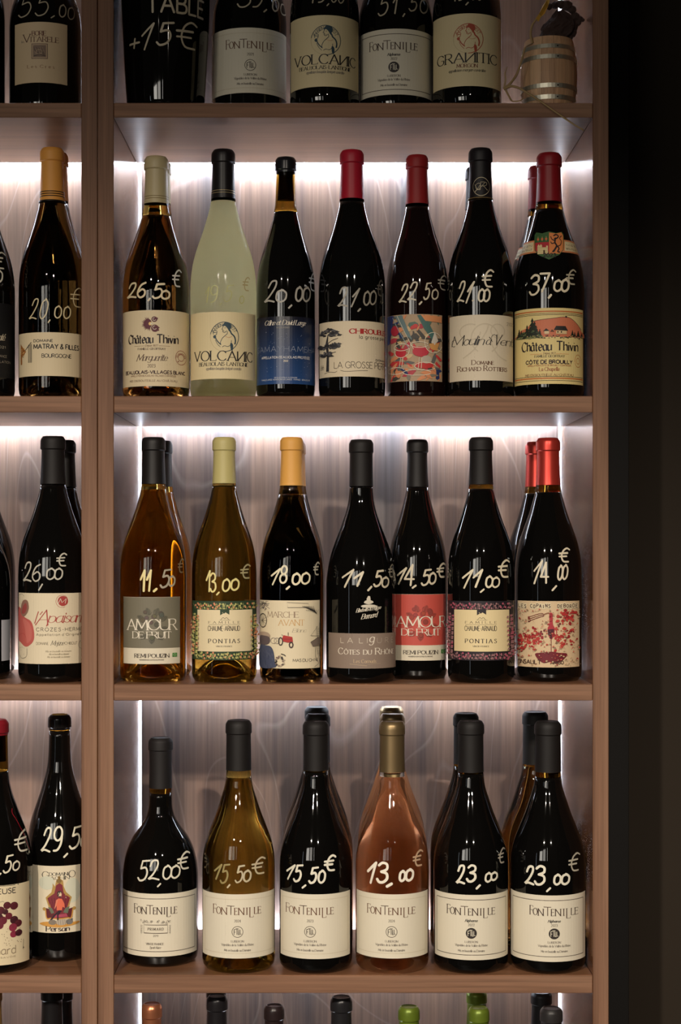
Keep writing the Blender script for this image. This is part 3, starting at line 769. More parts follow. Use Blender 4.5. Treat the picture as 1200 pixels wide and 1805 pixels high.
a.line([(-38, 63), (-20, 63)], .5, SEP); a.line([(4, 63), (24, 63)], .5, SEP); a.text('Depuis 1877', -19, 2, 64, 3.2, SEP, 'serifi', .5)
a.text('FAMILLE GEOFFRAY', -32, 16, 70, 3.6, (80, 60, 54), 'serif', .7, sp=.2)
a.text('Marguerite', -34, 18, 89, 11, (96, 76, 64), 'script', 1.2)
a.text('2023', -15, -2, 101, 5.6, (96, 76, 64), 'serif', .8); a.text('BEAUJOLAIS-VILLAGES BLANC', -53, 50, 112, 5.6, (66, 44, 42), 'sans', 1.3, sp=.18)
a.text('APPELLATION BEAUJOLAIS-VILLAGES CONTRÔLÉE', -44, 34, 117, 2.8, (150, 124, 100), 'sans', .5)
a.text('MIS EN BOUTEILLE AU CHÂTEAU', -46, 36, 126, 3.4, (120, 96, 76), 'serif', .6, sp=.3)
a.ring(43, 82, 9.5, 12.5, .8, (140, 62, 52)); a.ring(43, 82, 5, 6, .8, (140, 62, 52)); a.arctext('LES VIGNERONS', 43, 82, 7.2, 180, 350, 2.6, (140, 62, 52), .5); a.ell(38, 89, 1.1, 1.1, (120, 40, 40), 8); a.ell(50, 82, .9, .9, (120, 40, 40), 8)
a.build('lettering', lb)
price(b, r, [('2', 226, 242, 524, 26, .15), ('6', 243, 257, 524, 26, .15), (',', 262, 265, 528, 10), ('5', 270, 288, 526, 26), ('0', 284, 299, 527, 15)], 4, (214, 196, 160))
price(b, r, [('€', 304, 318, 503, 30)], 3.2, (206, 200, 190))
b = Bottle(284, 48, 284, 2, .137)
make_bottle(b, 'dark', (188, 172, 132), 357, 379, 'dark wine bottle standing hidden behind the amber bottle marked 26,50 €', G2)

b = Bottle(393.5, 58, 263, 2, .004)
r = make_bottle(b, 'cloudy', (28, 24, 26), 348, 353, 'pale cloudy white wine in clear bottle with black capsule, VOLCANIC label', G2, cap_rough=.35, bands=[(335, .9, (200, 176, 130)), (339, .9, (200, 176, 130))])
torest(r, b, 336, 450, 550, 668, 'VOLCAИIC', -50, 51, (44, 66, 76), 'BEAUJOLAIS-LANTIGNIÉ', 'appellation beaujolais lantignié contrôlée', BK)
price(b, r, [('1', 362, 368, 533, 28), ('9', 370, 384, 533, 30), (',', 388, 391, 536, 10), ('5', 396, 410, 532, 30), ('0', 422, 430, 534, 14)], 1.6, (200, 196, 120))
price(b, r, [('€', 428, 439, 510, 24)], 2.6, (190, 172, 120))

b = Bottle(503.5, 52, 277, 2, .012)
r = make_bottle(b, 'dark', (30, 30, 34), 302, 372, 'dark wine bottle with low black wax top and midnight-blue label, marked 20,00', G2, cap_rough=.25, kind='seal')
nl = (24, 34, 60)
lb = patch(b, -51, 52, 558, 677, paper(nl), r)
nt = lb.data.materials[0].node_tree; pb = nt.nodes['Principled BSDF']
tc = nt.nodes.new('ShaderNodeTexCoord'); sx_ = nt.nodes.new('ShaderNodeSeparateXYZ'); mr = nt.nodes.new('ShaderNodeMapRange'); cr = nt.nodes.new('ShaderNodeValToRGB')
nt.links.new(tc.outputs['Object'], sx_.inputs[0]); nt.links.new(sx_.outputs['Z'], mr.inputs['Value']); mr.inputs['From Min'].default_value = b.z(677); mr.inputs['From Max'].default_value = b.z(558)
cr.color_ramp.elements[0].color = (*lin((40, 72, 122)), 1); cr.color_ramp.elements[1].color = (*lin((24, 24, 34)), 1)
nt.links.new(mr.outputs[0], cr.inputs[0]); nt.links.new(cr.outputs[0], pb.inputs['Base Color']); pb.inputs['Roughness'].default_value = .3
a = Art(b, 558); WH = (226, 216, 198)
a.text('Céline et David Large', -37, 34, 15, 8.5, WH, 'script', .95); a.text('VIGNERONS', -16, 6, 21, 2.6, (150, 146, 140), 'sans', .5, sp=.5)
a.text('GAMAYHAMEHA', -50, 50, 62, 9.5, (124, 132, 150), 'sans', .9, sp=.24)
a.text('APPELLATION BEAUJOLAIS PROTÉGÉE', -42, 42, 74, 4, (196, 194, 196), 'sans', .8); a.text('2022', -4, 4, 80, 3, WH, 'sans', .6)
a.text('MIS EN BOUTEILLE AU DOMAINE', -20, 20, 109, 2.2, (170, 176, 190), 'sans', .4); a.text('FAMILLE LARGE VIGNERONS 69 LANCIE - FRANCE - BEAUJOLAIS', -42, 42, 112.5, 2.4, (176, 180, 190), 'sans', .45)
for k in range(60):
    x, y = random.uniform(-46, 46), random.uniform(26, 104); q = random.uniform(.25, .6); a.ell(x, y, q, q, (150, 160, 184), 6)
a.build('lettering', lb)
price(b, r, [('2', 470, 488, 533, 38, .25), ('0', 486, 505, 533, 22), (',', 510, 515, 540, 14), ('0', 521, 533, 531, 26), ('0', 534, 547, 530, 26)], 3.6, (170, 164, 152))
price(b, r, [('€', 545, 556, 508, 34)], 3.2, (200, 204, 210))

b = Bottle(620, 59, 264, 2, .006)
r = make_bottle(b, 'dark', (172, 28, 48), 349, 354, 'dark wine bottle with bright red capsule and CHIROUBLES tree label', G2, cap_rough=.42)
lb = patch(b, -57.5, 57.5, 566, 664, paper((216, 200, 170)), r)
a = Art(b, 566); RD = (170, 36, 36)
a.text('CHIROUBLES', -4, 62, 22, 8, RD, 'serif', 2.4, sp=.14); a.text('la grosse pierre', 13, 62, 31, 6, BK, 'sans', .8); a.text('DOMAINE', 42, 62, 69, 3, BK, 'sans', .7)
a.text('LA GROSSE PIERRE', -31, 62, 83, 11, (70, 60, 52), 'sans', .9, sp=.12)
a.line([(-48, 91), (-40, 89), (-30, 90), (-26, 88)], .7, BK, True); a.line([(-20, 87), (-10, 89), (10, 88), (28, 87)], .7, BK, True)
a.text('Brh', -55, -50, 84, 8, BK, 'script', .6)
T = Art(b, 566, .0005); DG = (44, 42, 44); MG = (92, 90, 92)
T.fill([(-45, 88), (-44, 60), (-46, 38), (-42, 22), (-41, 22), (-42, 40), (-40, 55), (-40, 88)], DG); T.line([(-42, 62), (-36, 56), (-28, 54)], 1.1, DG, True); T.line([(-43, 46), (-50, 44), (-53, 46)], 1.2, DG, True); T.line([(-42, 38), (-34, 33), (-24, 30)], 1.1, DG, True)
def crown(cx, cy, rx, ry, n):
    for k in range(n):
        x = cx + rx * random.uniform(-1, 1); y = cy + ry * random.uniform(-1, 1) * math.sqrt(max(0, 1 - ((x - cx) / rx) ** 2)) + .05 * (x - cx) ** 2 / rx
        L_ = random.uniform(2, 5); T.fill([(x - L_, y + 1.2), (x - 1, y - 1.8), (x + L_, y + random.uniform(0, 1.4)), (x, y + 1.7)], random.choice((DG, DG, MG, (70, 68, 70))))
crown(-40, 19, 13, 7, 44); crown(-29, 22, 9, 5, 20); crown(-40, 43, 18, 5.5, 50); crown(-27, 42, 8, 4, 14); crown(-42, 57, 11, 4, 26)
T.build('tree_drawing', lb)
a.build('lettering', lb)
price(b, r, [('2', 597, 614, 541, 34), ('1', 621, 628, 541, 32, .4), (',', 632, 636, 546, 12), ('0', 641, 652, 538, 25), ('0', 652, 663, 536, 25)], 3.4, (150, 143, 128))
price(b, r, [('€', 665, 673, 518, 28)], 3, (90, 84, 76))

b = Bottle(735, 55, 273, 2, .045)
r = make_bottle(b, 'red', (150, 34, 36), 358, 363, 'dark wine bottle with dull red capsule and colourful abstract painted label', G2, cap_rough=.5)
lb = patch(b, -52, 44, 554, 672, paper((176, 150, 120)), r)
a = Art(b, 554, .00038); rnd = random.Random(4)
pal = [(40, 52, 96), (196, 60, 58), (214, 140, 96), (86, 110, 96), (70, 66, 60), (176, 60, 70), (128, 120, 104), (206, 176, 130), (98, 96, 92)]
for k in range(90):
    x = rnd.uniform(-49, 40); y = rnd.uniform(3, 114)
    col = rnd.choice(pal) if rnd.random() < .6 else (pal[0] if x < -30 and y < 50 else pal[2] if y < 25 or y > 95 else pal[4] if y < 60 else pal[1])
    t = rnd.uniform(0, PI); l, w_ = rnd.uniform(5, 14), rnd.uniform(1.6, 5)
    pts = []
    for q in range(7):
        an = q / 7 * 2 * PI; px = x + l * math.cos(an) * math.cos(t) - w_ * math.sin(an) * math.sin(t) + rnd.uniform(-1.2, 1.2); py = y + l * math.cos(an) * math.sin(t) + w_ * math.sin(an) * math.cos(t) + rnd.uniform(-1.2, 1.2)
        pts.append((max(-51, min(43, px)), max(.6, min(117, py))))
    a.fill(pts, col)
a.fill([(-51, 1), (-40, 1), (-44, 30), (-47, 50), (-51, 52)], (40, 50, 100)); a.fill([(-38, 2), (-26, 1), (-8, 46), (-16, 40)], (104, 124, 124)); a.fill([(0, 2), (12, 1), (32, 40), (26, 46), (12, 26)], (70, 106, 100)); a.fill([(6, 1), (42, 3), (42, 14), (14, 12)], (216, 142, 92))
a.ell(-38, 28, 7, 9, (166, 40, 56)); a.ell(-28, 68, 9, 8, (186, 40, 52)); a.ell(6, 66, 14, 9, (186, 44, 60)); a.ell(12, 90, 16, 6, (190, 50, 50)); a.fill([(30, 30), (36, 46), (30, 54), (24, 50)], (206, 196, 180)); a.fill([(20, 52), (38, 50), (34, 64), (24, 62)], (206, 148, 84))
a.ell(16, 80, 9, 7, (180, 168, 150))
Wt = (226, 214, 190)
for cx_, cy_, rx_, ry_ in ((-26, 58, 13, 6), (4, 54, 15, 5), (28, 50, 15, 18), (14, 92, 18, 7), (-36, 99, 14, 6), (0, 103, 24, 5)): a.ring(cx_, cy_, rx_, ry_, 1, Wt, 20, 350)
a.line([(-39, 58), (-36, 72), (-26, 76), (-15, 70), (-13, 60)], 1, Wt, True); a.line([(-28, 76), (-30, 92)], 1, Wt); a.line([(-24, 76), (-26, 94)], 1, Wt); a.line([(-42, 4), (-14, 60)], 1, (150, 170, 170)); a.line([(-34, 2), (-6, 62)], .8, Wt); a.line([(4, 76), (2, 96)], .9, Wt); a.line([(8, 76), (7, 96)], .9, Wt)
a.build('painting_print', lb)
price(b, r, [('2', 706, 719, 533, 32, .2), ('2', 721, 736, 530, 32, .2), (',', 740, 744, 534, 12), ('5', 748, 758, 528, 30), ('0', 761, 772, 527, 18)], 3.2, (204, 192, 166))
price(b, r, [('€', 772, 786, 508, 26)], 3, (170, 162, 146))

b = Bottle(846.5, 58, 261, 2, .006)
r = make_bottle(b, 'dark', (26, 23, 26), 347, 349, 'dark wine bottle with black capsule bearing a gold ringed monogram, marked 21,00 €', G2, cap_rough=.5, bands=[(348.3, 1.4, (150, 124, 84))])
a = Art(b, 321, .0007); GD = (206, 192, 160)
a.ring(1.5, 0, 14, 16.5, 1.1, GD); a.text('y', -10, -1, 5, 13, GD, 'script', 1.6); a.text('R', -1, 11, 6, 14, GD, 'script', 1.6); a.ring(-3, 0, 5, 6, .8, GD, 40, 300); a.line([(-9, 8), (0, 2), (8, -8)], .8, GD, True)
a.build('monogram', r, shoulder=True)
lb = patch(b, -54.5, 57.5, 555, 671, paper((216, 202, 176)), r)
a = Art(b, 555); LG = (200, 186, 160)
a.ring(8, 42, 24, 26, 2.2, LG, 120, 420); a.ring(-18, 30, 18, 14, 2, LG, 0, 300); a.line([(-30, 76), (-10, 60), (10, 30), (14, 16)], 2, LG, True); a.line([(16, 44), (30, 70), (46, 80)], 2, LG, True); a.ring(30, 28, 12, 12, 1.6, LG)
a.text('2022', 46, 58, 17, 5.6, GREY, 'serif', .8)
a.text('M', -50, -31, 53, 17, BK, 'script', 1.5); a.text('oulin', -30, 5, 53, 15, BK, 'script', 1.4); a.text('à', 9, 17, 53, 14, BK, 'script', 1.4); a.text('V', 23, 33, 53, 18, BK, 'script', 1.5); a.text('ent', 34, 56, 53, 14, BK, 'script', 1.4)
a.ring(-46, 48, 4, 6, .8, BK, 60, 330); a.ring(24, 42, 5, 7, .8, BK, 120, 360)
a.text('D', -15, -8, 88, 8, SEP, 'serif', 1.3); a.text('OMAINE', -6, 23, 88, 6, SEP, 'serif', 1.1, sp=.16)
a.text('R', -40, -34, 99, 9, SEP, 'serif', 1.4); a.text('ICHARD', -32, 1, 99, 6.6, SEP, 'serif', 1.2, sp=.16); a.text('R', 6, 12, 99, 9, SEP, 'serif', 1.4); a.text('OTTIERS', 14, 46, 99, 6.6, SEP, 'serif', 1.2, sp=.16)
a.build('lettering', lb)
price(b, r, [('2', 808, 820, 531, 36, .15), ('1', 824, 830, 533, 36, .35), ('.', 833, 835, 530, 10), ('0', 843, 854, 532, 22), ('0', 852, 863, 532, 22), ('€', 850, 868, 506, 30)], 3.6, (214, 202, 176))
b = Bottle(839.5, 54, 294, 2, .12)
make_bottle(b, 'dark', (26, 23, 26), 366, 369, 'dark wine bottle with black monogrammed capsule, hidden behind the one marked 21,00 €', G2)

b = Bottle(967.5, 61.5, 269, 2, .004)
r = make_bottle(b, 'dark', (140, 26, 34), 354, 368, 'dark wine bottle with crested shoulder band, marked 37,00 €, right end of its shelf', G2, cap_rough=.4)
def crest(b, root, dy=0, full=True):
    band = patch(b, -60 if full else -40, 60, 419 + dy, 443 + dy, paper((214, 134, 86)), root, 'shoulder_label', True)
    a = Art(b, dy, .0003)
    for s in (-1, 1):
        a.fill([(s * 27, 422), (s * 52, 422), (s * 52, 440), (s * 27, 440)], (222, 204, 160)); a.text('MIS EN', s * 39 - 9, s * 39 + 9, 430, 3, BK, 'sans', .5); a.text('BOUTEILLE', s * 39 - 9, s * 39 + 9, 437, 2.6, BK, 'sans', .5)
    if full:
        a.fill([(-25, 409), (-22, 404), (-12, 407), (0, 404), (12, 407), (22, 404), (25, 409), (25, 438), (18, 448), (0, 457), (-18, 448), (-25, 438)], (58, 92, 50))
        a.fill([(-24, 424), (0, 424), (0, 447), (-17, 446), (-24, 437)], (176, 44, 52)); a.fill([(0, 406), (12, 408), (21, 405), (24, 410), (24, 438), (18, 446), (0, 447)], (222, 134, 74))
        for k in range(3): a.ell(-19 + k * 7, 418, 2.2, 2.4, (196, 78, 44), 8); a.line([(-19 + k * 7, 413), (-19 + k * 7, 422)], .8, (224, 190, 120))
        TW = (226, 204, 150)
        a.rect(-20, 430, -12, 446, TW); a.rect(-14, 434, -2, 446, TW); a.rect(-19, 428, -17, 431, TW); a.rect(-15, 428, -13, 431, TW); a.rect(-5, 431, -2, 435, TW); a.rect(-10, 439, -7, 446, (80, 50, 30))
        for k in range(4): a.line([(-20, 433 + k * 3.4), (-3, 434 + k * 3.2)], .4, (120, 84, 50))
        a.line([(8, 412), (12, 410), (16, 413), (13, 417), (9, 418)], 2.6, BLKG, True, True); a.line([(11, 417), (10, 425), (13, 431), (10, 438), (7, 442)], 3.4, BLKG, True, True); a.line([(11, 422), (5, 419), (3, 414)], 2, BLKG, True, True); a.line([(11, 425), (5, 427), (3, 424)], 1.8, BLKG, True, True); a.line([(13, 431), (17, 436), (15, 442), (18, 443)], 2.6, BLKG, True, True); a.line([(12, 432), (19, 430), (21, 422), (18, 417), (21, 412)], 1.6, BLKG, True, True)
        a.text('2023', -10, 12, 452, 6.4, BLKG, 'sans', 1.6, sp=.12)
    a.build('coat_of_arms', band, shoulder=True)
crest(b, r)
lb = patch(b, -61, 59.5, 543, 677, paper((226, 204, 138)), r)
a = Art(b, 543); OR = (196, 116, 62); GN = (96, 92, 52)
for y_, w_, c_ in ((6, 2.4, OR), (9.5, .8, BK), (12, .8, BK), (121, .8, BK), (124, 2.4, OR), (128, .8, BK)): a.line([(-60 + k * 11.85, y_) for k in range(11)], w_, c_)
S_ = Art(b, 543, .0005)
S_.fill([(-56, 46), (-50, 38), (-38, 33), (-26, 22), (-10, 20), (10, 18), (24, 16), (36, 17), (47, 25), (55, 37), (55.5, 50), (-54, 50)], (206, 118, 84), True)
S_.line([(-26, 22), (-10, 20), (10, 18), (24, 16), (36, 17), (47, 25), (56, 36)], .8, BK, True); S_.rect(28, 14, 31, 17, BK)
S_.fill([(-56, 52), (-50, 44), (-36, 40), (-20, 44), (-12, 52)], (112, 118, 76), True)
def fir(x, y, h):
    for k in range(4): S_.fill([(x - h * .07 * (k + 1.2), y - h * (.78 - k * .22)), (x, y - h * (1 - k * .18)), (x + h * .07 * (k + 1.2), y - h * (.78 - k * .22))], (34, 40, 28))
for x, h in ((-52, 16), (-48, 14), (-38, 22), (-33, 19), (-29, 34), (-25, 28), (-22, 20), (-16, 14), (40, 12), (44, 9), (50, 12), (56, 9)): fir(x, 50, h)
for k in range(18): S_.ell(random.uniform(-50, -18), random.uniform(40, 50), 2.4, 1.6, random.choice([(60, 74, 50), (90, 102, 66), (40, 46, 34)]), 7)
S_.fill([(8, 39), (12, 32), (28, 32), (32, 40)], BK); S_.rect(12, 40, 30, 46, (220, 190, 140)); S_.fill([(-10, 41), (-5, 36), (1, 41)], BK); S_.rect(-8, 41, 0, 46, (226, 200, 156)); S_.rect(14, 41, 16, 44, BK); S_.rect(20, 41, 22, 44, BK); S_.fill([(2, 42), (5, 38), (9, 42)], (90, 60, 40))
for k in range(46): x = -54 + k * 2.45; S_.ell(x, 50 + random.uniform(-1.5, 3), 1.4, .9, random.choice([BK, (120, 116, 90), (170, 150, 100)]), 6)
S_.build('hill_picture', lb)
a.text('Château', -47, 4, 75, 16, BLKG, 'gothic', 1.9, sp=.14); a.text('Thivin', 13, 50, 75, 16, BLKG, 'gothic', 1.9, sp=.14)
a.line([(-33, 81), (-12, 81)], .5, OR); a.line([(12, 81), (34, 81)], .5, OR); a.text('Depuis 1877', -10, 11, 81.5, 3.2, SEP, 'serifi', .5)
a.text('FAMILLE GEOFFRAY', -25, 27, 87, 4, BK, 'serif', .7, sp=.22); a.text('CÔTE DE BROUILLY', -40, 40, 98, 6, (60, 40, 40), 'sans', 1.5, sp=.18)
a.text('APPELLATION CÔTE DE BROUILLY CONTRÔLÉE', -37, 38, 102.5, 2.6, (170, 110, 70), 'sans', .5); a.text('La Chapelle', -17, 18, 111, 6.4, (150, 76, 50), 'serif', .9); a.text('MIS EN BOUTEILLE AU CHÂTEAU', -41, 42, 120, 4, (140, 96, 60), 'serif', .7, sp=.2)
a.ring(50, 92, 5.5, 11, .6, OR); a.ring(50, 92, 3, 5, .6, OR)
a.build('lettering', lb)
price(b, r, [('3', 935, 950, 518, 34, .1), ('7', 951, 967, 514, 32, .1), (',', 968, 972, 522, 14), ('0', 976, 990, 514, 20), ('0', 989, 1002, 514, 22)], 4.2, (226, 212, 182))
a = Art(b, 0, .00012); a.line([(950, 503), (962, 503)], 3, INKW, cap=True) if False else None
price(b, r, [('€', 998, 1013, 500, 26)], 3.4, (186, 176, 150))
b = Bottle(950.5, 56, 292, 2, .128)
r = make_bottle(b, 'dark', (140, 26, 34), 367, 380, 'dark wine bottle with red capsule and shoulder band, standing behind the one marked 37,00 €', G2)
crest(b, r, 10, False)

# ------------------------------------------------------------------ row 3
G3 = 'bottles on the third shelf'; G3L = 'bottles in the third compartment of the left bookcase'
MATB = (24, 21, 20)
b = Bottle(-50, 68, 820, 3, .04)
r = make_bottle(b, 'dark', MATB, 890, None, 'dark wine bottle with pale back label at the left edge of the third shelf', G3L)
patch(b, 52, 67, 1095, 1168, paper((206, 206, 212)), r)
b = Bottle(-32, 58, 780, 3, .14)
make_bottle(b, 'dark', MATB, 860, None, 'dark wine bottle at the left edge, third shelf, behind the pale-labelled one', G3L)
b = Bottle(93.5, 60.5, 770, 3, .016)
r = make_bottle(b, 'dark', MATB, 853, 855, 'dark wine bottle with watercolour red shapes and script label, left of the double upright', G3L, cap_rough=.6)
lb = patch(b, -60, 58, 1046, 1171, paper((220, 206, 176)), r)
a = Art(b, 1046); R1 = (166, 66, 60)
W_ = Art(b, 1046, .0005)
W_.fill([(-60, 30), (-56, 28), (-50, 42), (-38, 50), (-33, 66), (-33, 82), (-40, 92), (-48, 95), (-56, 88), (-60, 80)], (186, 92, 84), True); W_.fill([(-52, 46), (-42, 52), (-37, 64), (-38, 82), (-46, 88), (-48, 66)], (196, 108, 98), True)
W_.fill([(-55, 22), (-52, 14), (-47, 12), (-43, 16), (-42, 28), (-46, 38), (-52, 42), (-56, 34)], (140, 104, 88), True); W_.fill([(-52, 24), (-47, 18), (-45, 26), (-49, 36), (-54, 36)], (150, 70, 66), True); W_.ring(-53, 84, 7, 12, .5, R1, 200, 380)
W_.line([(-59, 4), (-54, 2), (-50, 6)], .4, BK, True); W_.line([(-58, 96), (-59, 108), (-54, 116), (-46, 112), (-45, 98)], .5, BK, True)
for k in range(22): W_.ell(random.uniform(-59, -48), random.uniform(6, 24) if k % 2 else random.uniform(94, 114), .3, .3, BK, 5)
W_.build('watercolour_print', lb)
a.ell(17, 14, 9, 9, (166, 60, 56)); a.ring(15.5, 14.5, 10.5, 11, .6, (166, 60, 56), 60, 330); a.text('M', 9, 21, 18, 8, CREAM, 'script', .9)
a.text("l'", -33, -24, 53, 20, R1, 'script', 1.5); a.text('A', -30, -9, 56, 26, R1, 'script', 1.7); a.text('paisante', -9, 58, 52, 18, R1, 'script', 1.6)
a.text('CROZES-HERMITAGE', -29, 62, 67, 6, (110, 100, 84), 'sans', .9, sp=.35); a.text("Appellation d'Origine Protégée", -29, 62, 75, 4, (130, 118, 98), 'sans', .7, sp=.3)
a.text('DOMAINE', -29, -8, 91, 4.6, (130, 120, 100), 'sans', .5, sp=.14); a.text('Mejane', -4, 18, 92, 8, (110, 100, 84), 'script', .7); a.text('CHIBOUT', 20, 42, 91, 4.6, (130, 120, 100), 'sans', .5, sp=.14)
for k, (p, q) in enumerate(((-13, 31), (-7, 27), (-10, 29))): a.text('Mis en bouteille au domaine', p, q, 104 + k * 5, 3, (150, 138, 114), 'serifi', .45)
a.ring(50, 92, 6, 7, .5, GREY); a.rect(50, 98, 60, 110, (50, 120, 60))
a.build('lettering', lb)
price(b, r, [('2', 43, 57, 1026, 34, .1), ('6', 58, 72, 1025, 30, .1), (',', 71, 77, 1034, 30), ('0', 82, 97, 1022, 20), ('0', 96, 110, 1022, 20)], 3.2, (186, 180, 164))
price(b, r, [('€', 100, 116, 998, 22)], 3, (186, 180, 164))
b = Bottle(113.5, 56, 777, 3, .115)
make_bottle(b, 'dark', MATB, 858, None, 'dark wine bottle standing behind the watercolour-label bottle beside the double upright', G3L)

def amour(root, b, x0, x1, y0, ys, y1, top, sx):
    lb = patch(b, x0 - b.cx, x1 - b.cx, y0, y1, paper((216, 206, 182)), root)
    a = Art(b, y0, .00038); x0 -= b.cx; x1 -= b.cx; h = ys - y0; dk = tuple(int(v * .62) for v in top)
    a.fill([(x0 + .3, .3), (x1 - .3, .3), (x1 - .3, h), (x0 + .3, h)], top)
    f = Art(b, y0, .00058); rn = random.Random(9)
    for k in range(9):
        t = k * 2 * PI / 9 + .2; cx_, cy_ = sx + 15 * math.cos(t), 50 + 20 * math.sin(t)
        f.fill([(cx_, cy_), (cx_ + 9 * math.cos(t + .5), cy_ + 8 * math.sin(t + .5)), (cx_ + 15 * math.cos(t), cy_ + 13 * math.sin(t)), (cx_ + 9 * math.cos(t - .5), cy_ + 8 * math.sin(t - .5))], tuple(int(v * .8) for v in top), True)
        f.line([(cx_, cy_), (cx_ + 13 * math.cos(t), cy_ + 12 * math.sin(t))], .6, dk); f.ring(cx_ + 5 * math.cos(t), cy_ + 5 * math.sin(t), 5, 5, .6, dk, 0, 250)
    for k in range(12):
        cx_, cy_ = sx + rn.uniform(-20, 20), 50 + rn.uniform(-24, 26); q = rn.uniform(3, 5)
        f.ell(cx_, cy_, q, q, tuple(int(v * rn.uniform(.7, .86)) for v in top), 12); f.ring(cx_, cy_, q, q, .6, dk)
    f.build('fruit_drawing', lb)
    w = (224, 214, 194)
    g = Art(b, y0, .0009)
    g.text('AMOUR', sx - 42, sx + 42, 58, 19, w, 'serif', 2.4, sp=.05); g.text('DE FRUIT', sx - 33, sx + 33, 72.5, 11.5, w, 'serif', 1.6, sp=.1)
    yb = y1 - y0; g.text('REMI POUIZIN', sx - 30, sx + 29, yb - 11.5, 6.4, (70, 62, 56), 'serif', 1.1, sp=.16); g.text('VIGNERON EN COTES DU RHONE', sx - 22, sx + 20, yb - 6.5, 1.9, GREY, 'sans', .4)
    g.rect(sx + 35, yb - 19, sx + 43, yb - 12, (66, 128, 56)); g.ring(sx + 39, yb - 15.5, 2, 2, .4, CREAM)
    g.build('lettering', lb); a.build('colour_field', lb)
b = Bottle(270.5, 58.5, 772, 3, .02)
r = make_bottle(b, 'gold', (24, 21, 20), 853, 863, 'golden white wine bottle with black capsule and grey-green label, first on the third shelf', G3, cap_rough=.5)
amour(r, b, 217.5, 317, 1053, 1143, 1171, (116, 110, 92), -2.5)
price(b, r, [('1', 248, 256, 1042, 36, .0), ('1', 259, 266, 1042, 36, .05), (',', 272, 277, 1040, 12)], 4.2, (228, 212, 150))
price(b, r, [('5', 284, 300, 1036, 32), ('0', 297, 308, 1034, 18)], 3.6, (170, 160, 140)); price(b, r, [('€', 314, 323, 1010, 24)], 3, (130, 116, 90))
b = Bottle(284.5, 54, 778, 3, .115)
make_bottle(b, 'gold', (52, 48, 46), 858, 868, 'golden white wine bottle half hidden behind the grey-green label bottle', G3)

def pontias(root, b, x0, x1, y0, y1, bg, b1, b2, pap):
    lb = patch(b, x0 - b.cx, x1 - b.cx, y0, y1, paper(bg), root)
    x0 -= b.cx; x1 -= b.cx; H = y1 - y0
    f = Art(b, y0, .00038); rn = random.Random(3)
    def sprig(x, y, t, L_, n):
        c = rn.choice((b1, b2)); dx, dy = math.cos(t), math.sin(t)
        f.line([(x, y), (x + dx * L_ * .5 + 1, y + dy * L_ * .5), (x + dx * L_, y + dy * L_)], .6, b2, True)
        for k in range(n):
            u_ = (k + .6) / n; s = 1 if k % 2 else -1; px, py = x + dx * L_ * u_ - dy * 3.4 * s, y + dy * L_ * u_ + dx * 3.4 * s
            if x0 + 2 < px < x1 - 2 and 2 < py < H - 2: f.ell(px, py, 1.6, 1.9, c, 9); f.line([(x + dx * L_ * (u_ - .12), y + dy * L_ * (u_ - .12)), (px, py)], .45, b2)
    xs = x0 + 5
    while xs < x1 - 3:
        sprig(xs, 14.5, -PI / 2 + rn.uniform(-.7, .7), 11, 3); sprig(xs, H - 1.5, -PI / 2 + rn.uniform(-.7, .7), 12, 4); xs += 6.8
    ys = 22
    while ys < H - 14:
        sprig(x0 + 4, ys, PI / 2 + rn.uniform(-.4, .4), 10, 4); sprig(x0 + 9, ys + 3, PI / 2, 8, 3); sprig(x1 - 5, ys, PI / 2 + rn.uniform(-.4, .4), 10, 4); sprig(x1 - 10, ys + 2, PI / 2, 8, 3); ys += 8
    f.build('berry_pattern', lb)
    a = Art(b, y0, .0007); c = (72, 62, 52)
    a.fill([(-46.5, 15.5), (-7, 15.5), (-7, 24), (-3, 20), (0, 22), (3, 19.5), (9, 24), (9, 15.5), (49, 15.5), (49, 89), (-46.5, 89)], pap)
    a.fill([(-7, 11), (9, 11), (9, 24), (5, 21.5), (2, 19.5), (-2, 22), (-7, 25)], bg)
    a.line([(-6, 33), (-2, 29), (1, 31), (4, 29), (8, 33)], .7, c, True); a.line([(-8, 33.5), (11, 33.5)], .5, c)
    a.text('FAMILLE', -27, 27, 39.5, 3.8, c, 'serif', .7, sp=.75); a.line([(-27, 41.5), (27, 41.5)], .5, c)
    a.text('CHAUME-ARNAUD', -28, 27, 52.5, 8.5, c, 'sans', 1.0, sp=.2); a.text('PONTIAS', -27, 27, 74, 7, (56, 46, 42), 'serif', 1.3, sp=.5); a.text('VIN DE FRANCE', -14, 14, 81, 2.5, c, 'serif', .5, sp=.25)
    a.build('lettering', lb)
b = Bottle(395, 57, 772, 3, .016)
r = make_bottle(b, 'olive', (190, 178, 118), 852, 858, 'olive-gold wine bottle with pale yellow-green capsule and berry-bordered label', G3, cap_rough=.45)
pontias(r, b, 339, 453, 1060, 1164, (40, 62, 40), (214, 136, 100), (180, 178, 110), (222, 206, 168))
price(b, r, [('1', 364, 371, 1043, 36, .0), ('3', 371, 380, 1043, 32, .0), (',', 383, 387, 1046, 12), ('0', 392, 405, 1043, 22), ('0', 407, 421, 1041, 20)], 3.6, (222, 208, 140)); price(b, r, [('€', 424, 440, 1020, 24)], 3, (170, 160, 120))
b = Bottle(514, 56.5, 772, 3, .018)
r = make_bottle(b, 'deep', (228, 168, 84), 856, 872, 'dark olive wine bottle with light orange capsule and farm-scene label', G3, cap_rough=.5)
lb = patch(b, -56.5, 49.5, 1059, 1179, paper((220, 206, 174)), r)
a = Art(b, 1059)
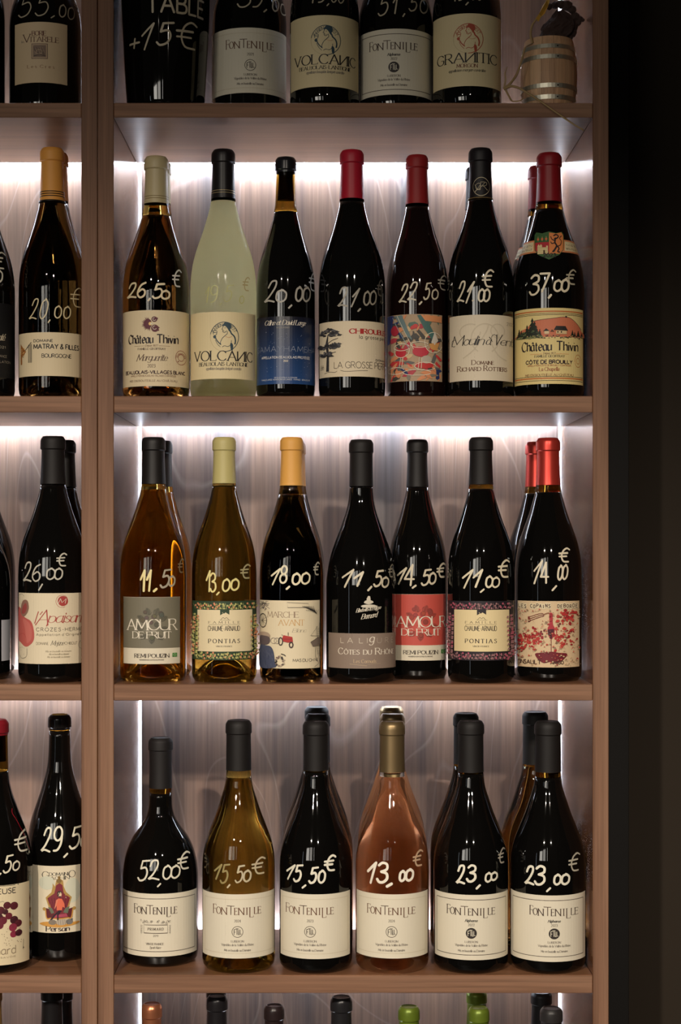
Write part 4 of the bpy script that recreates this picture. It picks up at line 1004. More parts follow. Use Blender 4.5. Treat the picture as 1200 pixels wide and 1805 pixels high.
a.text('MARCHE', -42, 12, 30, 10, (150, 128, 106), 'serif', 1.2, sp=.1); a.text('AVANT', -23, 22, 44, 10, (198, 158, 104), 'serif', 1.2, sp=.08); a.text('Blanc', 1, 25, 56, 6.5, (150, 140, 120), 'script', .6); a.text('MAS DU CHÊNE', 2, 46, 108, 5, (80, 72, 64), 'sans', .8, sp=.12)
f = Art(b, 1059, .0005); rn = random.Random(5)
for k in range(46): x, y = rn.uniform(-55, -44), rn.uniform(1, 14); f.line([(x, y), (x + rn.uniform(-5, 7), y + rn.uniform(-2, 6))], .6, rn.choice([BK, (110, 90, 96), (90, 84, 80)]))
f.ring(-50, 36, 6.5, 12, 1.4, BK)
for k in range(6): t = k * PI / 6; f.line([(-50 - 6 * math.cos(t), 36 - 11 * math.sin(t)), (-50 + 6 * math.cos(t), 36 + 11 * math.sin(t))], .5, BK)
f.fill([(-55, 58), (-48, 56), (-40, 58), (-37, 64), (-44, 66), (-55, 66)], (170, 150, 130), True); f.fill([(-55, 64), (-46, 63), (-38, 66), (-39, 76), (-50, 80), (-55, 78)], (92, 80, 82), True)
f.fill([(-55, 82), (-46, 80), (-36, 82), (-31, 92), (-29, 108), (-28, 118), (-56, 118)], (70, 76, 98), True)
for k in range(30): x, y = rn.uniform(-53, -33), rn.uniform(84, 116); f.line([(x, y), (x + 1, y + 5)], .5, rn.choice([(50, 54, 74), (104, 108, 124)]))
for xx in (-31, -25): f.ring(xx, 71, 5, 5, .7, (150, 140, 130))
f.fill([(-16, 66), (-14, 61), (-4, 63), (1, 64), (2, 73), (-6, 74), (-15, 72)], (170, 44, 40)); f.ring(-19, 72, 3.4, 6.5, 1.8, (50, 44, 44)); f.ring(-1, 78, 3, 4.6, 2, (60, 40, 40)); f.line([(-6, 62), (-6, 56)], .8, BK); f.line([(-15, 62), (-17, 60)], .8, BK); f.line([(-14, 68), (0, 68)], .7, (110, 24, 24))
for k in range(24): t = k / 24 * 2 * PI; q = rn.uniform(5, 8); f.ell(-20 + q * math.cos(t), 107 + q * 1.2 * math.sin(t), 1.8, 1.6, rn.choice([BK, (120, 100, 92), (180, 164, 140)]), 6)
f.line([(-18, 94), (-12, 96), (-11, 98)], 1.4, BK, True); f.line([(-8, 3), (28, 5), (30, 12), (-7, 12), (-8, 3)], .5, GREY)
for k in range(7): f.line([(18 + k * 3, 10), (42, 22 + k * 0.4), (24 + k * 3.6, 17)], .6, BK)
f.fill([(32, 74), (44, 66), (49, 68), (49, 78), (36, 82)], (116, 102, 90)); f.line([(32, 74), (44, 66), (49, 66)], .8, BK); f.line([(44, 46), (32, 62), (49, 64)], .6, BK); f.line([(42, 46), (43, 64)], .6, BK); f.line([(47, 40), (47, 100)], .7, BK)
for k in range(16): f.line([(43, 50 + k * 3), (48, 50 + k * 3)], .4, BK)
f.line([(40, 82), (40, 100), (46, 112), (38, 118)], .6, BK); f.line([(42, 82), (48, 114)], .6, BK); f.build('farm_drawing', lb); a.build('lettering', lb)
price(b, r, [('1', 478, 490, 1031, 28, .4), ('8', 494, 506, 1028, 30), (',', 506, 511, 1036, 12), ('0', 515, 529, 1031, 20), ('0', 531, 546, 1030, 20)], 3.8, (226, 216, 184)); price(b, r, [('€', 553, 562, 1014, 22)], 3, (176, 170, 150))
b = Bottle(520, 52, 780, 3, .12)
make_bottle(b, 'dark', (200, 140, 70), 857, 872, 'dark wine bottle hidden behind the farm-scene label bottle', G3)

b = Bottle(636.5, 61.5, 776, 3, .012, 'rhon')
r = make_bottle(b, 'dark', MATB, 857, 859, 'broad dark wine bottle with taupe CÔTES DU RHÔNE label and white stone emblem', G3, cap_rough=.6)
lb = patch(b, -58, 61, 1117, 1179, paper((136, 118, 104)), r)
a = Art(b, 1117); LC = (216, 204, 186)
a.text('LA LI', -36, 11, 17, 9, (196, 182, 162), 'sans', 1.1, sp=.6); a.text('g', 14, 22, 16, 15, LC, 'serifi', 2); a.text('URE', 28, 56, 17, 9, (170, 154, 138), 'sans', 1, sp=.7)
a.text('C', -40, -32, 37, 11, LC, 'serif', 1.8); a.text('ÔTES', -30, -3, 37, 8, LC, 'serif', 1.5, sp=.16); a.text('DU', 4, 18, 37, 8, LC, 'serif', 1.5, sp=.16); a.text('R', 25, 33, 37, 11, LC, 'serif', 1.8); a.text('HÔNE', 35, 57, 37, 8, LC, 'serif', 1.5, sp=.16)
a.text('Les Cornuds', -13, 26, 52, 6, (190, 164, 130), 'serif', .9); a.line([(-20, 54), (10, 57)], .6, (190, 164, 130)); a.line([(12, 55), (34, 53)], .6, (160, 140, 118))
a.build('lettering', lb)
a = Art(b, 1050, .0001); ST = (206, 196, 176)
a.ell(13.5, 19, 14, 3, ST); a.fill([(5, 13), (8, 9), (14, 8), (20, 10), (21, 13), (13, 15.5)], ST, True); a.ell(13, 6.5, 3.6, 3.6, ST); a.ell(13.5, 3.5, 2.6, 2.6, ST)
a.text('Elizabeth & Philippe', -9, 34, 30, 6.5, ST, 'script', 1, dy=6); a.text('Bernard', 0, 27, 42, 9, ST, 'script', 1.3, dy=4)
a.build('printed_emblem', r, m=marker)
price(b, r, [('1', 603, 619, 1035, 30, .4), ('1', 624, 638, 1033, 24, .3), (',', 650, 656, 1037, 18), ('5', 660, 674, 1034, 28), ('0', 673, 685, 1036, 18)], 4, (206, 194, 168)); price(b, r, [('€', 685, 693, 1018, 22)], 3, (150, 142, 124))

b = Bottle(735.5, 52.5, 776, 3, .064)
r = make_bottle(b, 'dark', MATB, 858, 859, 'dark wine bottle with coral-red label, third shelf, set back between two darker neighbours', G3, cap_rough=.55)
amour(r, b, 688, 785.5, 1048, 1138, 1165, (190, 78, 66), 6)
price(b, r, [('1', 700, 712, 1030, 28, .4), ('4', 714, 730, 1032, 36), (',', 728, 734, 1034, 12), ('5', 744, 758, 1032, 28), ('0', 756, 768, 1030, 20), ('€', 770, 784, 1018, 24)], 3.8, (206, 194, 168))
b = Bottle(847.5, 58.5, 772, 3, .01)
r = make_bottle(b, 'dark', (26, 23, 22), 854, 862, 'dark wine bottle with dark pink-berry bordered label, marked 11,00 €', G3, cap_rough=.6)
pontias(r, b, 789, 905, 1060, 1165, (34, 27, 34), (176, 84, 104), (150, 110, 110), (226, 206, 158))
price(b, r, [('1', 815, 829, 1037, 32, .4), ('1', 834, 847, 1035, 30, .3), (',', 848, 854, 1041, 14), ('0', 856, 868, 1036, 20), ('0', 867, 880, 1036, 18), ('€', 878, 896, 1018, 30)], 3.8, (222, 210, 180))
b = Bottle(966, 58.5, 773, 3, .03)
r = make_bottle(b, 'dark', (196, 66, 56), 855, 868, 'dark wine bottle with metallic red capsule and splashed red label, marked 14,00 €', G3, cap_rough=.35, cap_metal=.6)
lb = patch(b, -54, 54.5, 1060, 1177, paper((212, 186, 148)), r)
a = Art(b, 1060, .00038); rn = random.Random(8)
for k in range(420):
    if k < 60: x, y = rn.gauss(-24, 9), rn.gauss(66, 8)
    elif k < 100: x, y = rn.gauss(28, 10), rn.gauss(62, 9)
    elif k < 140: x, y = rn.gauss(30, 12), rn.gauss(24, 8)
    elif k < 165: x, y = rn.gauss(-46, 5), rn.gauss(76, 9)
    else: x, y = rn.uniform(-52, 52), rn.uniform(14, 115)
    if not (-52 < x < 52 and 2 < y < 114): continue
    q = rn.uniform(.8, 3.8) if k < 165 else rn.uniform(.5, 1.9); c = rn.choice([(176, 50, 48), (190, 70, 60), (150, 36, 40)] if k < 165 or k % 3 == 0 else [(160, 130, 100), (192, 162, 124), (196, 96, 78), (140, 110, 84)])
    a.fill([(x + q * rn.uniform(.6, 1.3) * math.cos(t * PI / 3), y + q * rn.uniform(.6, 1.3) * math.sin(t * PI / 3)) for t in range(6)], c)
a.build('splash_print', lb)
a = Art(b, 1060, .0007); DR = (110, 24, 36)
for k, ch in enumerate('LES COPAINS ·DEBORDE'):
    if ch in ' ·': continue
    x = -50 + k * 5.2; y = 11 + (k % 3) * .8; a.rect(x - 2.4, y - 8, x + 2.5, y + 2, (222, 206, 170)); a.text(ch, x - 1.4, x + 1.5, y, 6, (70, 40, 36), 'sans', 1.2)
for dy_ in (0, 3.5, 7): a.line([(-34, 29 + dy_), (-14, 22 + dy_ * .9), (-8, 23 + dy_ * .5), (-8, 26)], 1.1, (110, 40, 36), True)
a.fill([(-35, 28), (-32, 27), (-30, 36), (-34, 38)], (120, 50, 44)); a.line([(-8, 24), (0, 21), (5, 23)], 2.2, (140, 96, 66), True)
a.fill([(2, 22), (7, 22), (8, 40), (11, 48), (10, 58), (7, 66), (3, 66), (0, 58), (-1, 48), (2, 40)], (170, 44, 56), True); a.fill([(-1, 50), (10, 49), (9, 59), (6, 66), (3, 66), (0, 60)], (70, 16, 30)); a.line([(5, 66), (5, 90)], 1, DR); a.line([(9, 48), (14, 52), (14, 60)], 1.4, (180, 50, 60), True)
a.fill([(-22, 93), (-10, 91), (5, 89), (18, 91), (32, 93), (26, 103), (14, 110), (4, 107), (-8, 109), (-18, 102)], DR, True)
for x, y in ((18, 44), (-10, 58), (-7, 52), (20, 40), (-12, 54)): a.ell(x, y, 1.6, 2.2, DR, 7)
a.text('CINSAULT', -52, -12, 111, 7, (70, 46, 36), 'sans', 1.3, sp=.14); a.text('AMIGO', 4, 26, 111, 5.6, (70, 46, 36), 'sans', 1.1)
a.build('lettering', lb)
price(b, r, [('1', 941, 951, 1029, 40, .3), ('4', 953, 966, 1028, 36, .0), (',', 975, 982, 1036, 22), ('0', 983, 991, 1023, 26), ('0', 991, 1000, 1022, 26), ('€', 985, 1002, 991, 24)], 3.6, (222, 210, 184))
b = Bottle(945.5, 55, 780, 3, .115)
make_bottle(b, 'dark', (196, 66, 56), 858, 870, 'dark wine bottle with metallic red capsule, behind the splashed-label bottle', G3, cap_rough=.35, cap_metal=.6)

# ------------------------------------------------------------------ row 4
G4 = 'bottles on the fourth shelf'; G4L = 'bottles in the fourth compartment of the left bookcase'
b = Bottle(-7, 64, 1272, 4, .003, 'rhon')
r = make_bottle(b, 'dark', (126, 26, 36), 1298, 1362, 'dark wine bottle with dark red wax top and grape label at the left edge', G4L, kind='seal', cap_rough=.35)
lb = patch(b, -56, 58, 1562, 1703, paper((222, 206, 170)), r)
a = Art(b, 1562); a.text('MONDEUSE', -40, 34, 15, 9, (60, 50, 46), 'sans', 1.5, sp=.2); a.line([(-40, 1), (33, 1)], 1.1, (60, 50, 46)); a.ell(38, 1, 1, 1, BK, 8)
a.text('Bonnard', -34, 34, 122, 14, (150, 132, 106), 'sans', 1.6, sp=.14); a.text('VIN DE SAVOIE', -20, 34, 129, 2.8, (150, 132, 106), 'sans', .5, sp=.3)
rn = random.Random(2)
for x, y, q in ((19, 36, 6.5), (31, 38, 7), (8, 44, 7), (16, 47, 5), (22, 55, 6), (31, 63, 7), (5, 56, 7), (12, 62, 7), (38, 70, 6.5), (6, 70, 7), (29, 76, 7), (30, 88, 6), (39, 87, 6), (-6, 50, 6), (-8, 64, 6), (0, 80, 5)):
    a.ell(x, y, q, q, rn.choice([(84, 26, 36), (104, 30, 44), (64, 22, 30), (140, 44, 66)]), 16); a.ring(x, y, q * .6, q * .6, .5, (120, 60, 64), 200, 290)
for k in range(26): x, y = rn.uniform(-4, 46), rn.uniform(64, 108); a.ell(x, y, .5, .8, (80, 30, 36), 6)
a.line([(-4, 32), (10, 28), (14, 30)], .4, GREY, True); a.text('Bouteille', 46.5, 47.5, 116, 2, BK, 'sans', .4); a.line([(47, 100), (46, 118)], .8, BK); a.build('lettering', lb)
a = Art(b, 0, .0001); a.line([(28, 1433), (28, 1440), (35, 1452), (42, 1466), (48, 1478), (56, 1500), (59, 1508)], 1.7, (170, 24, 44), True, True); a.build('red_line', r, shoulder=True, m=marker)
price(b, r, [('8', -22, -8, 1545, 30), (',', -3, 2, 1542, 8), ('5', 7, 21, 1540, 30), ('0', 22, 34, 1538, 16)], 3.6, (222, 214, 190)); price(b, r, [('€', 25, 49, 1507, 34)], 3.8, (226, 220, 200))
b = Bottle(105, 56.5, 1263, 4, .062)
r = make_bottle(b, 'dark', (24, 22, 22), 1288, 1290, 'dark wine bottle with throne-picture label, fourth shelf beside the double upright', G4L, kind='seal', cap_rough=.12)
zt = b.H + .0006
bm = bmesh.new(); bmesh.ops.create_cone(bm, cap_ends=True, segments=28, radius1=b.R * .24, radius2=b.R * .23, depth=.002)
obj('cork', bm, mat('cork_yellow', (206, 168, 76), .7), r, loc=(0, 0, zt))
lb = patch(b, -47, 36, 1527, 1645, paper((224, 212, 184)), r)
a = Art(b, 1527)
a.text('DOMAINE', -18, 18, 17, 5.4, BK, 'serif', .9, sp=.1); a.text('G', -30, -19, 22, 12, BK, 'serif', 1.2); a.text('IACHIN', -18, 17, 24, 5.6, BK, 'serif', .9, sp=.1); a.text('O', 16, 27, 21, 12, BK, 'serif', 1.2)
a.text('Persan', -23, 17, 115, 8.4, (50, 32, 34), 'serif', 1.9, sp=.12); a.build('lettering', lb)
f = Art(b, 1527, .0005); GO = (176, 140, 76); RE = (124, 42, 52)
f.ell(-22, 30, 14, 12, (206, 206, 184)); f.ell(22, 44, 14, 22, (208, 208, 186))
f.fill([(-12, 30), (-8, 36), (-6, 26), (0, 22), (6, 26), (7, 36), (11, 46), (21, 56), (13, 84), (-15, 84), (-24, 56), (-14, 46), (-12, 36)], GO)
f.fill([(-6, 34), (0, 30), (5, 34), (7, 48), (18, 57), (10, 84), (-12, 84), (-21, 57), (-9, 48)], RE)
for k in range(7): f.line([(-20 + k * 5, 56), (-8 + k * 3, 82)], .5, (90, 28, 38)); f.line([(17 - k * 5, 56), (6 - k * 3, 82)], .5, (90, 28, 38))
f.ell(-1, 26, 4.6, 4, (130, 104, 56)); f.ell(-1, 20, 2.4, 2.4, (130, 104, 56))
f.fill([(-24, 74), (-15, 76), (-10, 84), (10, 84), (16, 76), (24, 74), (22, 92), (-22, 92)], (96, 34, 40)); f.line([(-24, 76), (-22, 92), (-14, 92), (0, 93), (14, 92), (20, 92), (23, 76)], 2, (206, 150, 70), True); f.ell(-26, 76, 3, 3, GO); f.ell(25, 76, 3, 3, GO)
f.fill([(-20, 72), (-13, 74), (-9, 82), (-14, 84)], (104, 112, 92)); f.fill([(10, 74), (17, 72), (14, 84), (6, 82)], (104, 112, 92)); f.fill([(-9, 86), (12, 84), (14, 90), (-9, 91)], (170, 70, 90))
f.fill([(-6, 60), (-2, 57), (4, 58), (8, 66), (9, 74), (5, 72), (4, 78), (-5, 78), (-5, 70), (-9, 76)], (222, 110, 80)); f.ell(.5, 50, 3, 4.6, (228, 196, 160)); f.fill([(-4, 50), (-3, 45), (2, 44), (4, 48), (0, 48), (-2, 54)], BK, True); f.ell(.5, 54, 1.8, 1.2, BK, 8); f.line([(-8, 74), (-4, 60)], 1.4, (214, 140, 110), cap=True)
f.line([(0, 79), (-8, 86), (-17, 98)], 3, (50, 24, 36), cap=True); f.line([(2, 79), (-3, 86), (-3, 96)], 2.6, (44, 22, 34), cap=True)
f.fill([(-34, 102), (-20, 98), (10, 100), (34, 100), (26, 105), (0, 108), (-24, 106)], (206, 150, 70), True); f.ell(-12, 99, 7, 4.6, (130, 118, 104)); f.ell(4, 99, 10, 5.4, (190, 176, 156)); f.ell(17, 99, 6, 5, (120, 116, 112))
for k in range(7): f.line([(-4 + k * 3, 94), (-5 + k * 3, 104)], .7, (90, 80, 76))
f.ell(21, 95, 1.6, 1.6, (90, 86, 84)); f.build('throne_picture', lb)
price(b, r, [('2', 76, 91, 1503, 42, .15), ('9', 94, 110, 1500, 42, .1), (',', 114, 120, 1508, 16), ('5', 124, 142, 1498, 38), ('0', 142, 154, 1498, 20)], 4, (226, 220, 196))

b = Bottle(283, 66.5, 1304, 4, .034, 'squat')
r = make_bottle(b, 'dark', (27, 24, 24), 1392, 1401, 'squat wide-bodied dark wine bottle marked 52,00 €, shortest of the fourth shelf', G4, cap_rough=.6)
fontenille(r, b, 214.5, 347, 1576, 1687, None, None, True, 'cartouche', -8)
price(b, r, [('5', 245, 262, 1554, 36, .1), ('2', 263, 282, 1552, 34, .1), (',', 279, 284, 1560, 14), ('0', 287, 302, 1551, 24), ('0', 301, 317, 1550, 22), ('€', 313, 333, 1536, 28)], 3.6, (214, 208, 188))
def three(cx, hw, top, capbot, fill, glass, cap, label, gap, frame, year, sub, kind, sx, pr, behind, capl, x0, x1, y0, y1, metal=0, rough=.6):
    b = Bottle(cx, hw, top, 4, gap, 'font')
    r = make_bottle(b, glass, cap, capbot, fill, label, G4, cap_rough=rough, cap_metal=metal)
    fontenille(r, b, x0, x1, y0, y1, year, sub, frame, kind, sx)
    for p, w_, c_ in pr: price(b, r, p, w_, c_)
    hh = b.H
    for k, (bx, gl, fl, lb_) in enumerate(behind):
        bb = Bottle(bx, hw * (1 - .043 * (k + 1)), 1260, 4, gap + .0925 * (k + 1) + (.024 if gl == 'deep' else 0), 'font'); bb.H = hh
        zf = capbot - 14 * (k + 1)
        make_bottle(bb, gl, cap, zf, zf + 4, lb_, G4, cap_rough=rough, cap_metal=metal)
KG = (23, 20, 19)
PW = (226, 220, 200)
three(420.5, 64, 1273, 1360, 1372, 'olive', KG, 'olive-gold wine bottle with black capsule and cream label, second on the fourth shelf', .004, False, '2024', None, 'disc', -2,
      [([('1', 378, 388, 1552, 26, .3), ('5', 390, 403, 1558, 34)], 3.6, (150, 136, 90)), ([(',', 402, 406, 1562, 14), ('5', 416, 429, 1556, 30), ('0', 429, 442, 1555, 20), ('€', 444, 466, 1543, 28)], 3.4, (190, 178, 150))], [], None, 357, 484, 1577, 1690)
three(556.5, 64.5, 1275, 1360, None, 'dark', KG, 'front dark wine bottle marked 15,50 € on the fourth shelf, centre', .003, False, '2023', None, 'disc', -10,
      [([('1', 505, 516, 1554, 26, .4), ('5', 519, 532, 1556, 30), (',', 534, 540, 1563, 14), ('5', 546, 559, 1557, 28), ('0', 561, 573, 1557, 22), ('€', 572, 590, 1536, 26)], 4.2, PW)],
      [(560, 'dark', None, 'dark wine bottle second in the file behind the one marked 15,50 €'), (558, 'dark', None, 'dark wine bottle deepest in the file behind the one marked 15,50 €')], None, 494, 617, 1577, 1691)
three(691, 64.5, 1275, 1363, 1371, 'rose', (132, 112, 80), 'rosé wine in clear bottle with bronze capsule marked 13,00 €', .002, False, '2024', None, 'disc', -1,
      [([('1', 648, 661, 1559, 36, .2), ('3', 666, 683, 1556, 34), (',', 683, 692, 1560, 14), ('0', 704, 714, 1554, 18), ('0', 715, 728, 1554, 20)], 5.4, (236, 228, 210)), ([('€', 728, 744, 1530, 26)], 3.6, (190, 160, 130))],
      [(691.5, 'rose', None, 'rosé wine bottle second in the file behind the one marked 13,00 €'), (690, 'rose', None, 'rosé wine bottle deepest in the file behind the one marked 13,00 €')], None, 628, 754, 1577, 1690, .7, .38)
three(829.5, 65.5, 1274, 1363, None, 'dark', KG, 'dark wine bottle marked 23,00 € directly right of the rosé', .002, True, '2022', 'Alphonse', 'solid', 1,
      [([('2', 806, 820, 1559, 32, .1), ('3', 824, 838, 1554, 28), (',', 841, 847, 1563, 16), ('0', 855, 866, 1556, 16), ('0', 865, 876, 1554, 14)], 4.4, PW), ([('€', 878, 889, 1526, 24)], 3.2, (170, 162, 146))],
      [(821, 'dark', None, 'dark wine bottle with black capsule, behind the one marked 23,00 € beside the rosé')], None, 766, 895, 1578, 1693)
three(965.5, 66, 1275, 1363, 1372, 'dark', KG, 'dark wine bottle marked 23,00 € at the right end of the fourth shelf', .001, True, '2023', 'Alphonse', 'solid', 11,
      [([('2', 927, 942, 1562, 32, .1), ('3', 944, 960, 1560, 32), (',', 965, 971, 1568, 16), ('0', 976, 988, 1560, 18), ('0', 989, 1003, 1560, 18)], 4.4, PW), ([('€', 1002, 1020, 1538, 30)], 3.6, (176, 168, 150))],
      [(943, 'deep', None, 'amber wine bottle with black capsule, behind the last bottle of the fourth shelf')], None, 900, 1031, 1579, 1696)

# ------------------------------------------------------------------ row 5: only the tops show
G5 = 'bottles on the lowest shelf in view'
def low(cx, hw, top, cap, label, gap=.01, rough=.5, metal=0, hwcap=1, prof='burg', glass='dark', grp=G5):
    b = Bottle(cx, hw * 2.5, top, 5, gap, prof)
    return make_bottle(b, glass, cap, top + 86, None, label, grp, cap_rough=rough, cap_metal=metal)
low(267.5, 20, 1775, (190, 120, 86), 'bottle with copper capsule, lowest row, first from the double upright', rough=.3, metal=.7)
low(382.5, 20.5, 1761, (30, 28, 30), 'bottle with plain black capsule, lowest row, second from the double upright', rough=.3)
low(381, 19, 1742, (30, 28, 30), 'bottle with black capsule standing behind the second of the lowest row', .14, rough=.3)
low(483, 19.8, 1778, (40, 30, 30), 'bottle with brown-black capsule, lowest row, under the gap left of the centre file', rough=.3)
low(601.5, 21.5, 1763, (34, 33, 35), 'bottle with black capsule, lowest row, left of the lone green one', rough=.28)
low(720.5, 21, 1780, (104, 122, 40), 'bottle with lone green capsule, lowest row centre', rough=.35, metal=.3)
low(843.5, 20.5, 1782, (104, 122, 40), 'bottle with green capsule in front of another green one, lowest row', rough=.35, metal=.3)
low(840, 20, 1752, (104, 122, 40), 'bottle with green capsule behind the front green one of the pair, lowest row', .14, rough=.35, metal=.3)
low(971.5, 22, 1783, (42, 40, 40), 'bottle with black capsule at the right front of the lowest row', rough=.4)
low(954, 20.5, 1754, (42, 40, 42), 'bottle with black capsule at the right back of the lowest row', .14, rough=.4)
G5L = 'bottles in the lowest compartment of the left bookcase'
low(-14, 19.5, 1745, (176, 140, 80), 'bottle with gold capsule, lowest row at the left edge', .03, rough=.35, metal=.5, grp=G5L)
low(91.5, 21.5, 1743, (26, 24, 25), 'bottle with black capsule, lowest row, front one left of the double upright', .02, rough=.3, grp=G5L)
low(112, 18, 1746, (26, 25, 28), 'bottle with black capsule, lowest row, back one left of the double upright', .14, rough=.3, grp=G5L)

# ------------------------------------------------------------------ the little barrel, the dried bark piece and the raffia
def barrel():
    D = D0 + .055; s = D / F; cx = (967 - VX) * s; zb = SHELF_Z[1]
    top = ZC + (HOR - 76) * s - zb
    root = empty('small_barrel', (cx, D - D0, zb + .0006), -.17)
    tag(root, 'small pale wooden barrel with four metal hoops, right end of the top shelf', 'barrel')
    R = 49.5 * s; prof = [(0, .86), (.12, .915), (.3, .975), (.5, 1), (.7, .975), (.88, .915), (1, .86)]
    rr = lambda t: R * pchip(prof, t)
    N = 14; mats = [wood('oak_stave', (206, 164, 124), (190, 146, 108), (218, 178, 138), 2, 0, .6, 40 + k) for k in range(3)]
    for k in range(N):
        bm = bmesh.new(); a0 = 2 * PI * k / N + .005; a1 = 2 * PI * (k + 1) / N - .005; g = {}
        for j in range(11):
            t = j / 10
            for i in range(4):
                an = a0 + (a1 - a0) * i / 3
                for q, f_ in ((0, 1.0), (1, .86)): g[j, i, q] = bm.verts.new((rr(t) * f_ * math.cos(an), rr(t) * f_ * math.sin(an), t * top))
        for j in range(10):
            for i in range(3):
                bm.faces.new((g[j, i, 0], g[j, i + 1, 0], g[j + 1, i + 1, 0], g[j + 1, i, 0])); bm.faces.new((g[j, i, 1], g[j + 1, i, 1], g[j + 1, i + 1, 1], g[j, i + 1, 1]))
            bm.faces.new((g[j, 0, 0], g[j + 1, 0, 0], g[j + 1, 0, 1], g[j, 0, 1])); bm.faces.new((g[j, 3, 0], g[j, 3, 1], g[j + 1, 3, 1], g[j + 1, 3, 0]))
        for i in range(3):
            bm.faces.new((g[0, i, 0], g[0, i, 1], g[0, i + 1, 1], g[0, i + 1, 0])); bm.faces.new((g[10, i, 0], g[10, i + 1, 0], g[10, i + 1, 1], g[10, i, 1]))
        obj('stave', bm, mats[k % 3], root)
    for nm, z0 in (('head', top - .007), ('bottom', .0045)):
        bm = bmesh.new(); bmesh.ops.create_cone(bm, cap_ends=True, segments=32, radius1=R * .735, radius2=R * .735, depth=.004); obj(nm, bm, mats[0], root, loc=(0, 0, z0))
    hm = mat('galvanised_hoop', (214, 208, 188), .48, 1)
    for t0, t1 in ((.115, .175), (.27, .33), (.67, .73), (.82, .88)):
        bm = bmesh.new(); seg = 48; rings = []
        for t, f_ in ((t0, .0002), (t0, .0011), (t1, .0011), (t1, .0002)):
            rings.append([bm.verts.new(((rr(t) + f_) * math.cos(2 * PI * k / seg), (rr(t) + f_) * math.sin(2 * PI * k / seg), t * top)) for k in range(seg)])
        for q in range(4):
            for k in range(seg): bm.faces.new((rings[q][k], rings[q][(k + 1) % seg], rings[(q + 1) % 4][(k + 1) % seg], rings[(q + 1) % 4][k]))
        h = obj('hoop', bm, hm, root, smooth=False)
        an = -PI / 2 + .36; rm = rr((t0 + t1) / 2) + .0012
        bm = bmesh.new(); bmesh.ops.create_uvsphere(bm, u_segments=8, v_segments=5, radius=.0011); obj('rivet', bm, mat('dark_rivet', (40, 34, 30), .5), h, loc=(rm * math.cos(an), rm * math.sin(an), (t0 + t1) / 2 * top))
    return cx, D - D0, zb + top, s
bx, by, bz, bs = barrel()
# dried dark bark standing in the barrel's mouth
bm = bmesh.new(); NU, NV = 46, 22; g = {}
PX = lambda px: (px - 967) * bs
outl = [(0, -27, 24), (.15, -22, 26), (.35, -12, 38), (.55, -6, 50), (.75, 0, 52), (.9, 4, 46), (1, 6, 34)]
for j in range(NV + 1):
    t = j / NV
    x0 = pchip([(0, -27), (.3, -18), (.6, -8), (.85, 4), (1, 12)], t) * bs; x1 = pchip([(0, 28), (.25, 37), (.45, 46), (.62, 50), (.8, 42), (1, 22)], t) * bs
    z = t * 66 * bs
    for i in range(NU):
        an = 2 * PI * i / NU; c = (x0 + x1) / 2; hw = (x1 - x0) / 2
        n1 = noise.noise(Vector((math.cos(an) * 1.6, math.sin(an) * 1.6, t * 4))) * .2 + noise.noise(Vector((math.cos(an) * 5, math.sin(an) * 5, t * 11))) * .13
        g[j, i] = bm.verts.new((bx + c + hw * (1 + n1) * math.cos(an), by + .5 * hw * (1 + n1 * 1.5) * math.sin(an), bz - .0066 + z * (1 + .05 * noise.noise(Vector((an * 3, t, 0)))) + (.004 * noise.noise(Vector((an * 2.4, 3, 1))) if t > .7 else 0)))
for j in range(NV):
    for i in range(NU): bm.faces.new((g[j, i], g[j, (i + 1) % NU], g[j + 1, (i + 1) % NU], g[j + 1, i]))
bm.faces.new([g[0, i] for i in range(NU)][::-1]); top_f = bm.faces.new([g[NV, i] for i in range(NU)])
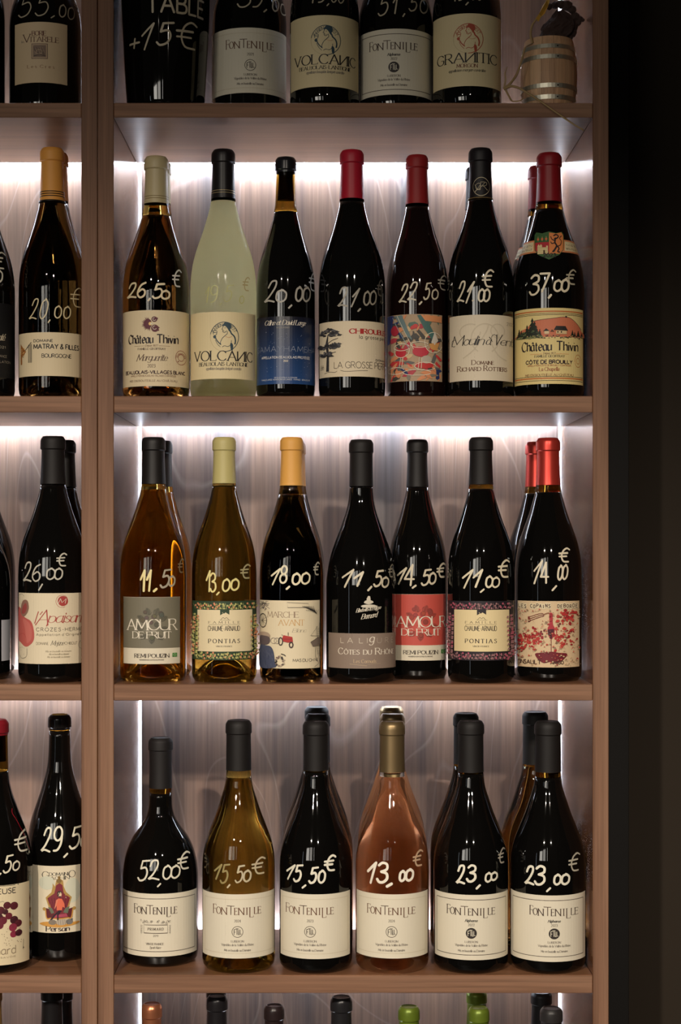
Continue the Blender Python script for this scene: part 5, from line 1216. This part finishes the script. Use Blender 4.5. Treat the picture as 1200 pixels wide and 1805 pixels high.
# ruffled lobes along the right and upper rim
for px, py, q in ((1014, 30, 7), (1021, 34, 5), (1008, 18, 7), (999, 10, 8), (988, 8, 7), (978, 9, 6), (1011, 46, 6), (1010, 58, 6), (1019, 40, 5), (968, 12, 5), (1004, 66, 5), (1026, 35, 3.5)):
    v = bmesh.ops.create_icosphere(bm, subdivisions=2, radius=q * bs * 1.15)['verts']
    c = Vector((bx + PX(px), by, bz + (76 - py) * bs))
    for x in v: x.co = x.co * (1 + .35 * noise.noise(x.co * 900)) + c; x.co.y = by + (x.co.y - by) * .8
bark = mat('dried_bark', (52, 36, 30), .85)
tag(obj('dried_bark', bm, bark, smooth=False), 'dark crinkled piece of dried bark standing in the mouth of the little barrel', 'bark')
raf = mat('raffia', (158, 130, 86), .6)
def P3(px, py, y=.01):
    D = D0 + y; return Vector(((px - VX) / F * D, y, ZC + (HOR - py) / F * D))
root = empty('raffia_tie', P3(940, 172, .02)); tag(root, 'curling raffia tie beside the little barrel, one long strand hanging over the shelf edge', 'ribbon')
def strand(pts, r):
    q = catmull([tuple(P3(x, y, d) - root.location) for x, y, d in pts], 8); n = len(q)
    obj('strand', tube(q, [r * (1 - .45 * k / n) for k in range(n)], 6, .4), raf, root, smooth=True)
strand([(888, 157, .012), (900, 152, .006), (914, 155, .001), (928, 163, -.0015), (950, 177, -.0025), (980, 198, -.0035), (1006, 216, -.004), (1029, 230, -.004)], .0017)
strand([(888, 157, .013), (891, 140, .01), (890, 128, .012), (894, 118, .02)], .0012)
strand([(889, 156, .013), (900, 146, .016), (912, 128, .02), (921, 100, .014), (926, 84, .012), (938, 77, .03)], .0017)
strand([(891, 158, .012), (897, 170, .01), (903, 178, .012), (915, 178, .008), (922, 173, .01)], .0013)
strand([(938, 76, .03), (935, 60, .03), (938, 44, .03), (946, 33, .03), (956, 20, .03), (962, 4, .03), (966, -8, .03)], .0016)
bm = bmesh.new(); q = [(943, 34), (950, 24), (956, 10), (964, 0), (969, 0), (966, 10), (960, 24), (953, 30), (949, 38)]
vs = [bm.verts.new(P3(x, y, .028 + .004 * math.sin(y * .2)) - root.location) for x, y in q]; f = bm.faces.new(vs)
ex = bmesh.ops.extrude_face_region(bm, geom=[f]); 
for v in [e for e in ex['geom'] if isinstance(e, bmesh.types.BMVert)]: v.co.y += .0008
obj('ribbon_leaf', bm, mat('yellow_ribbon', (196, 152, 62), .5), root)
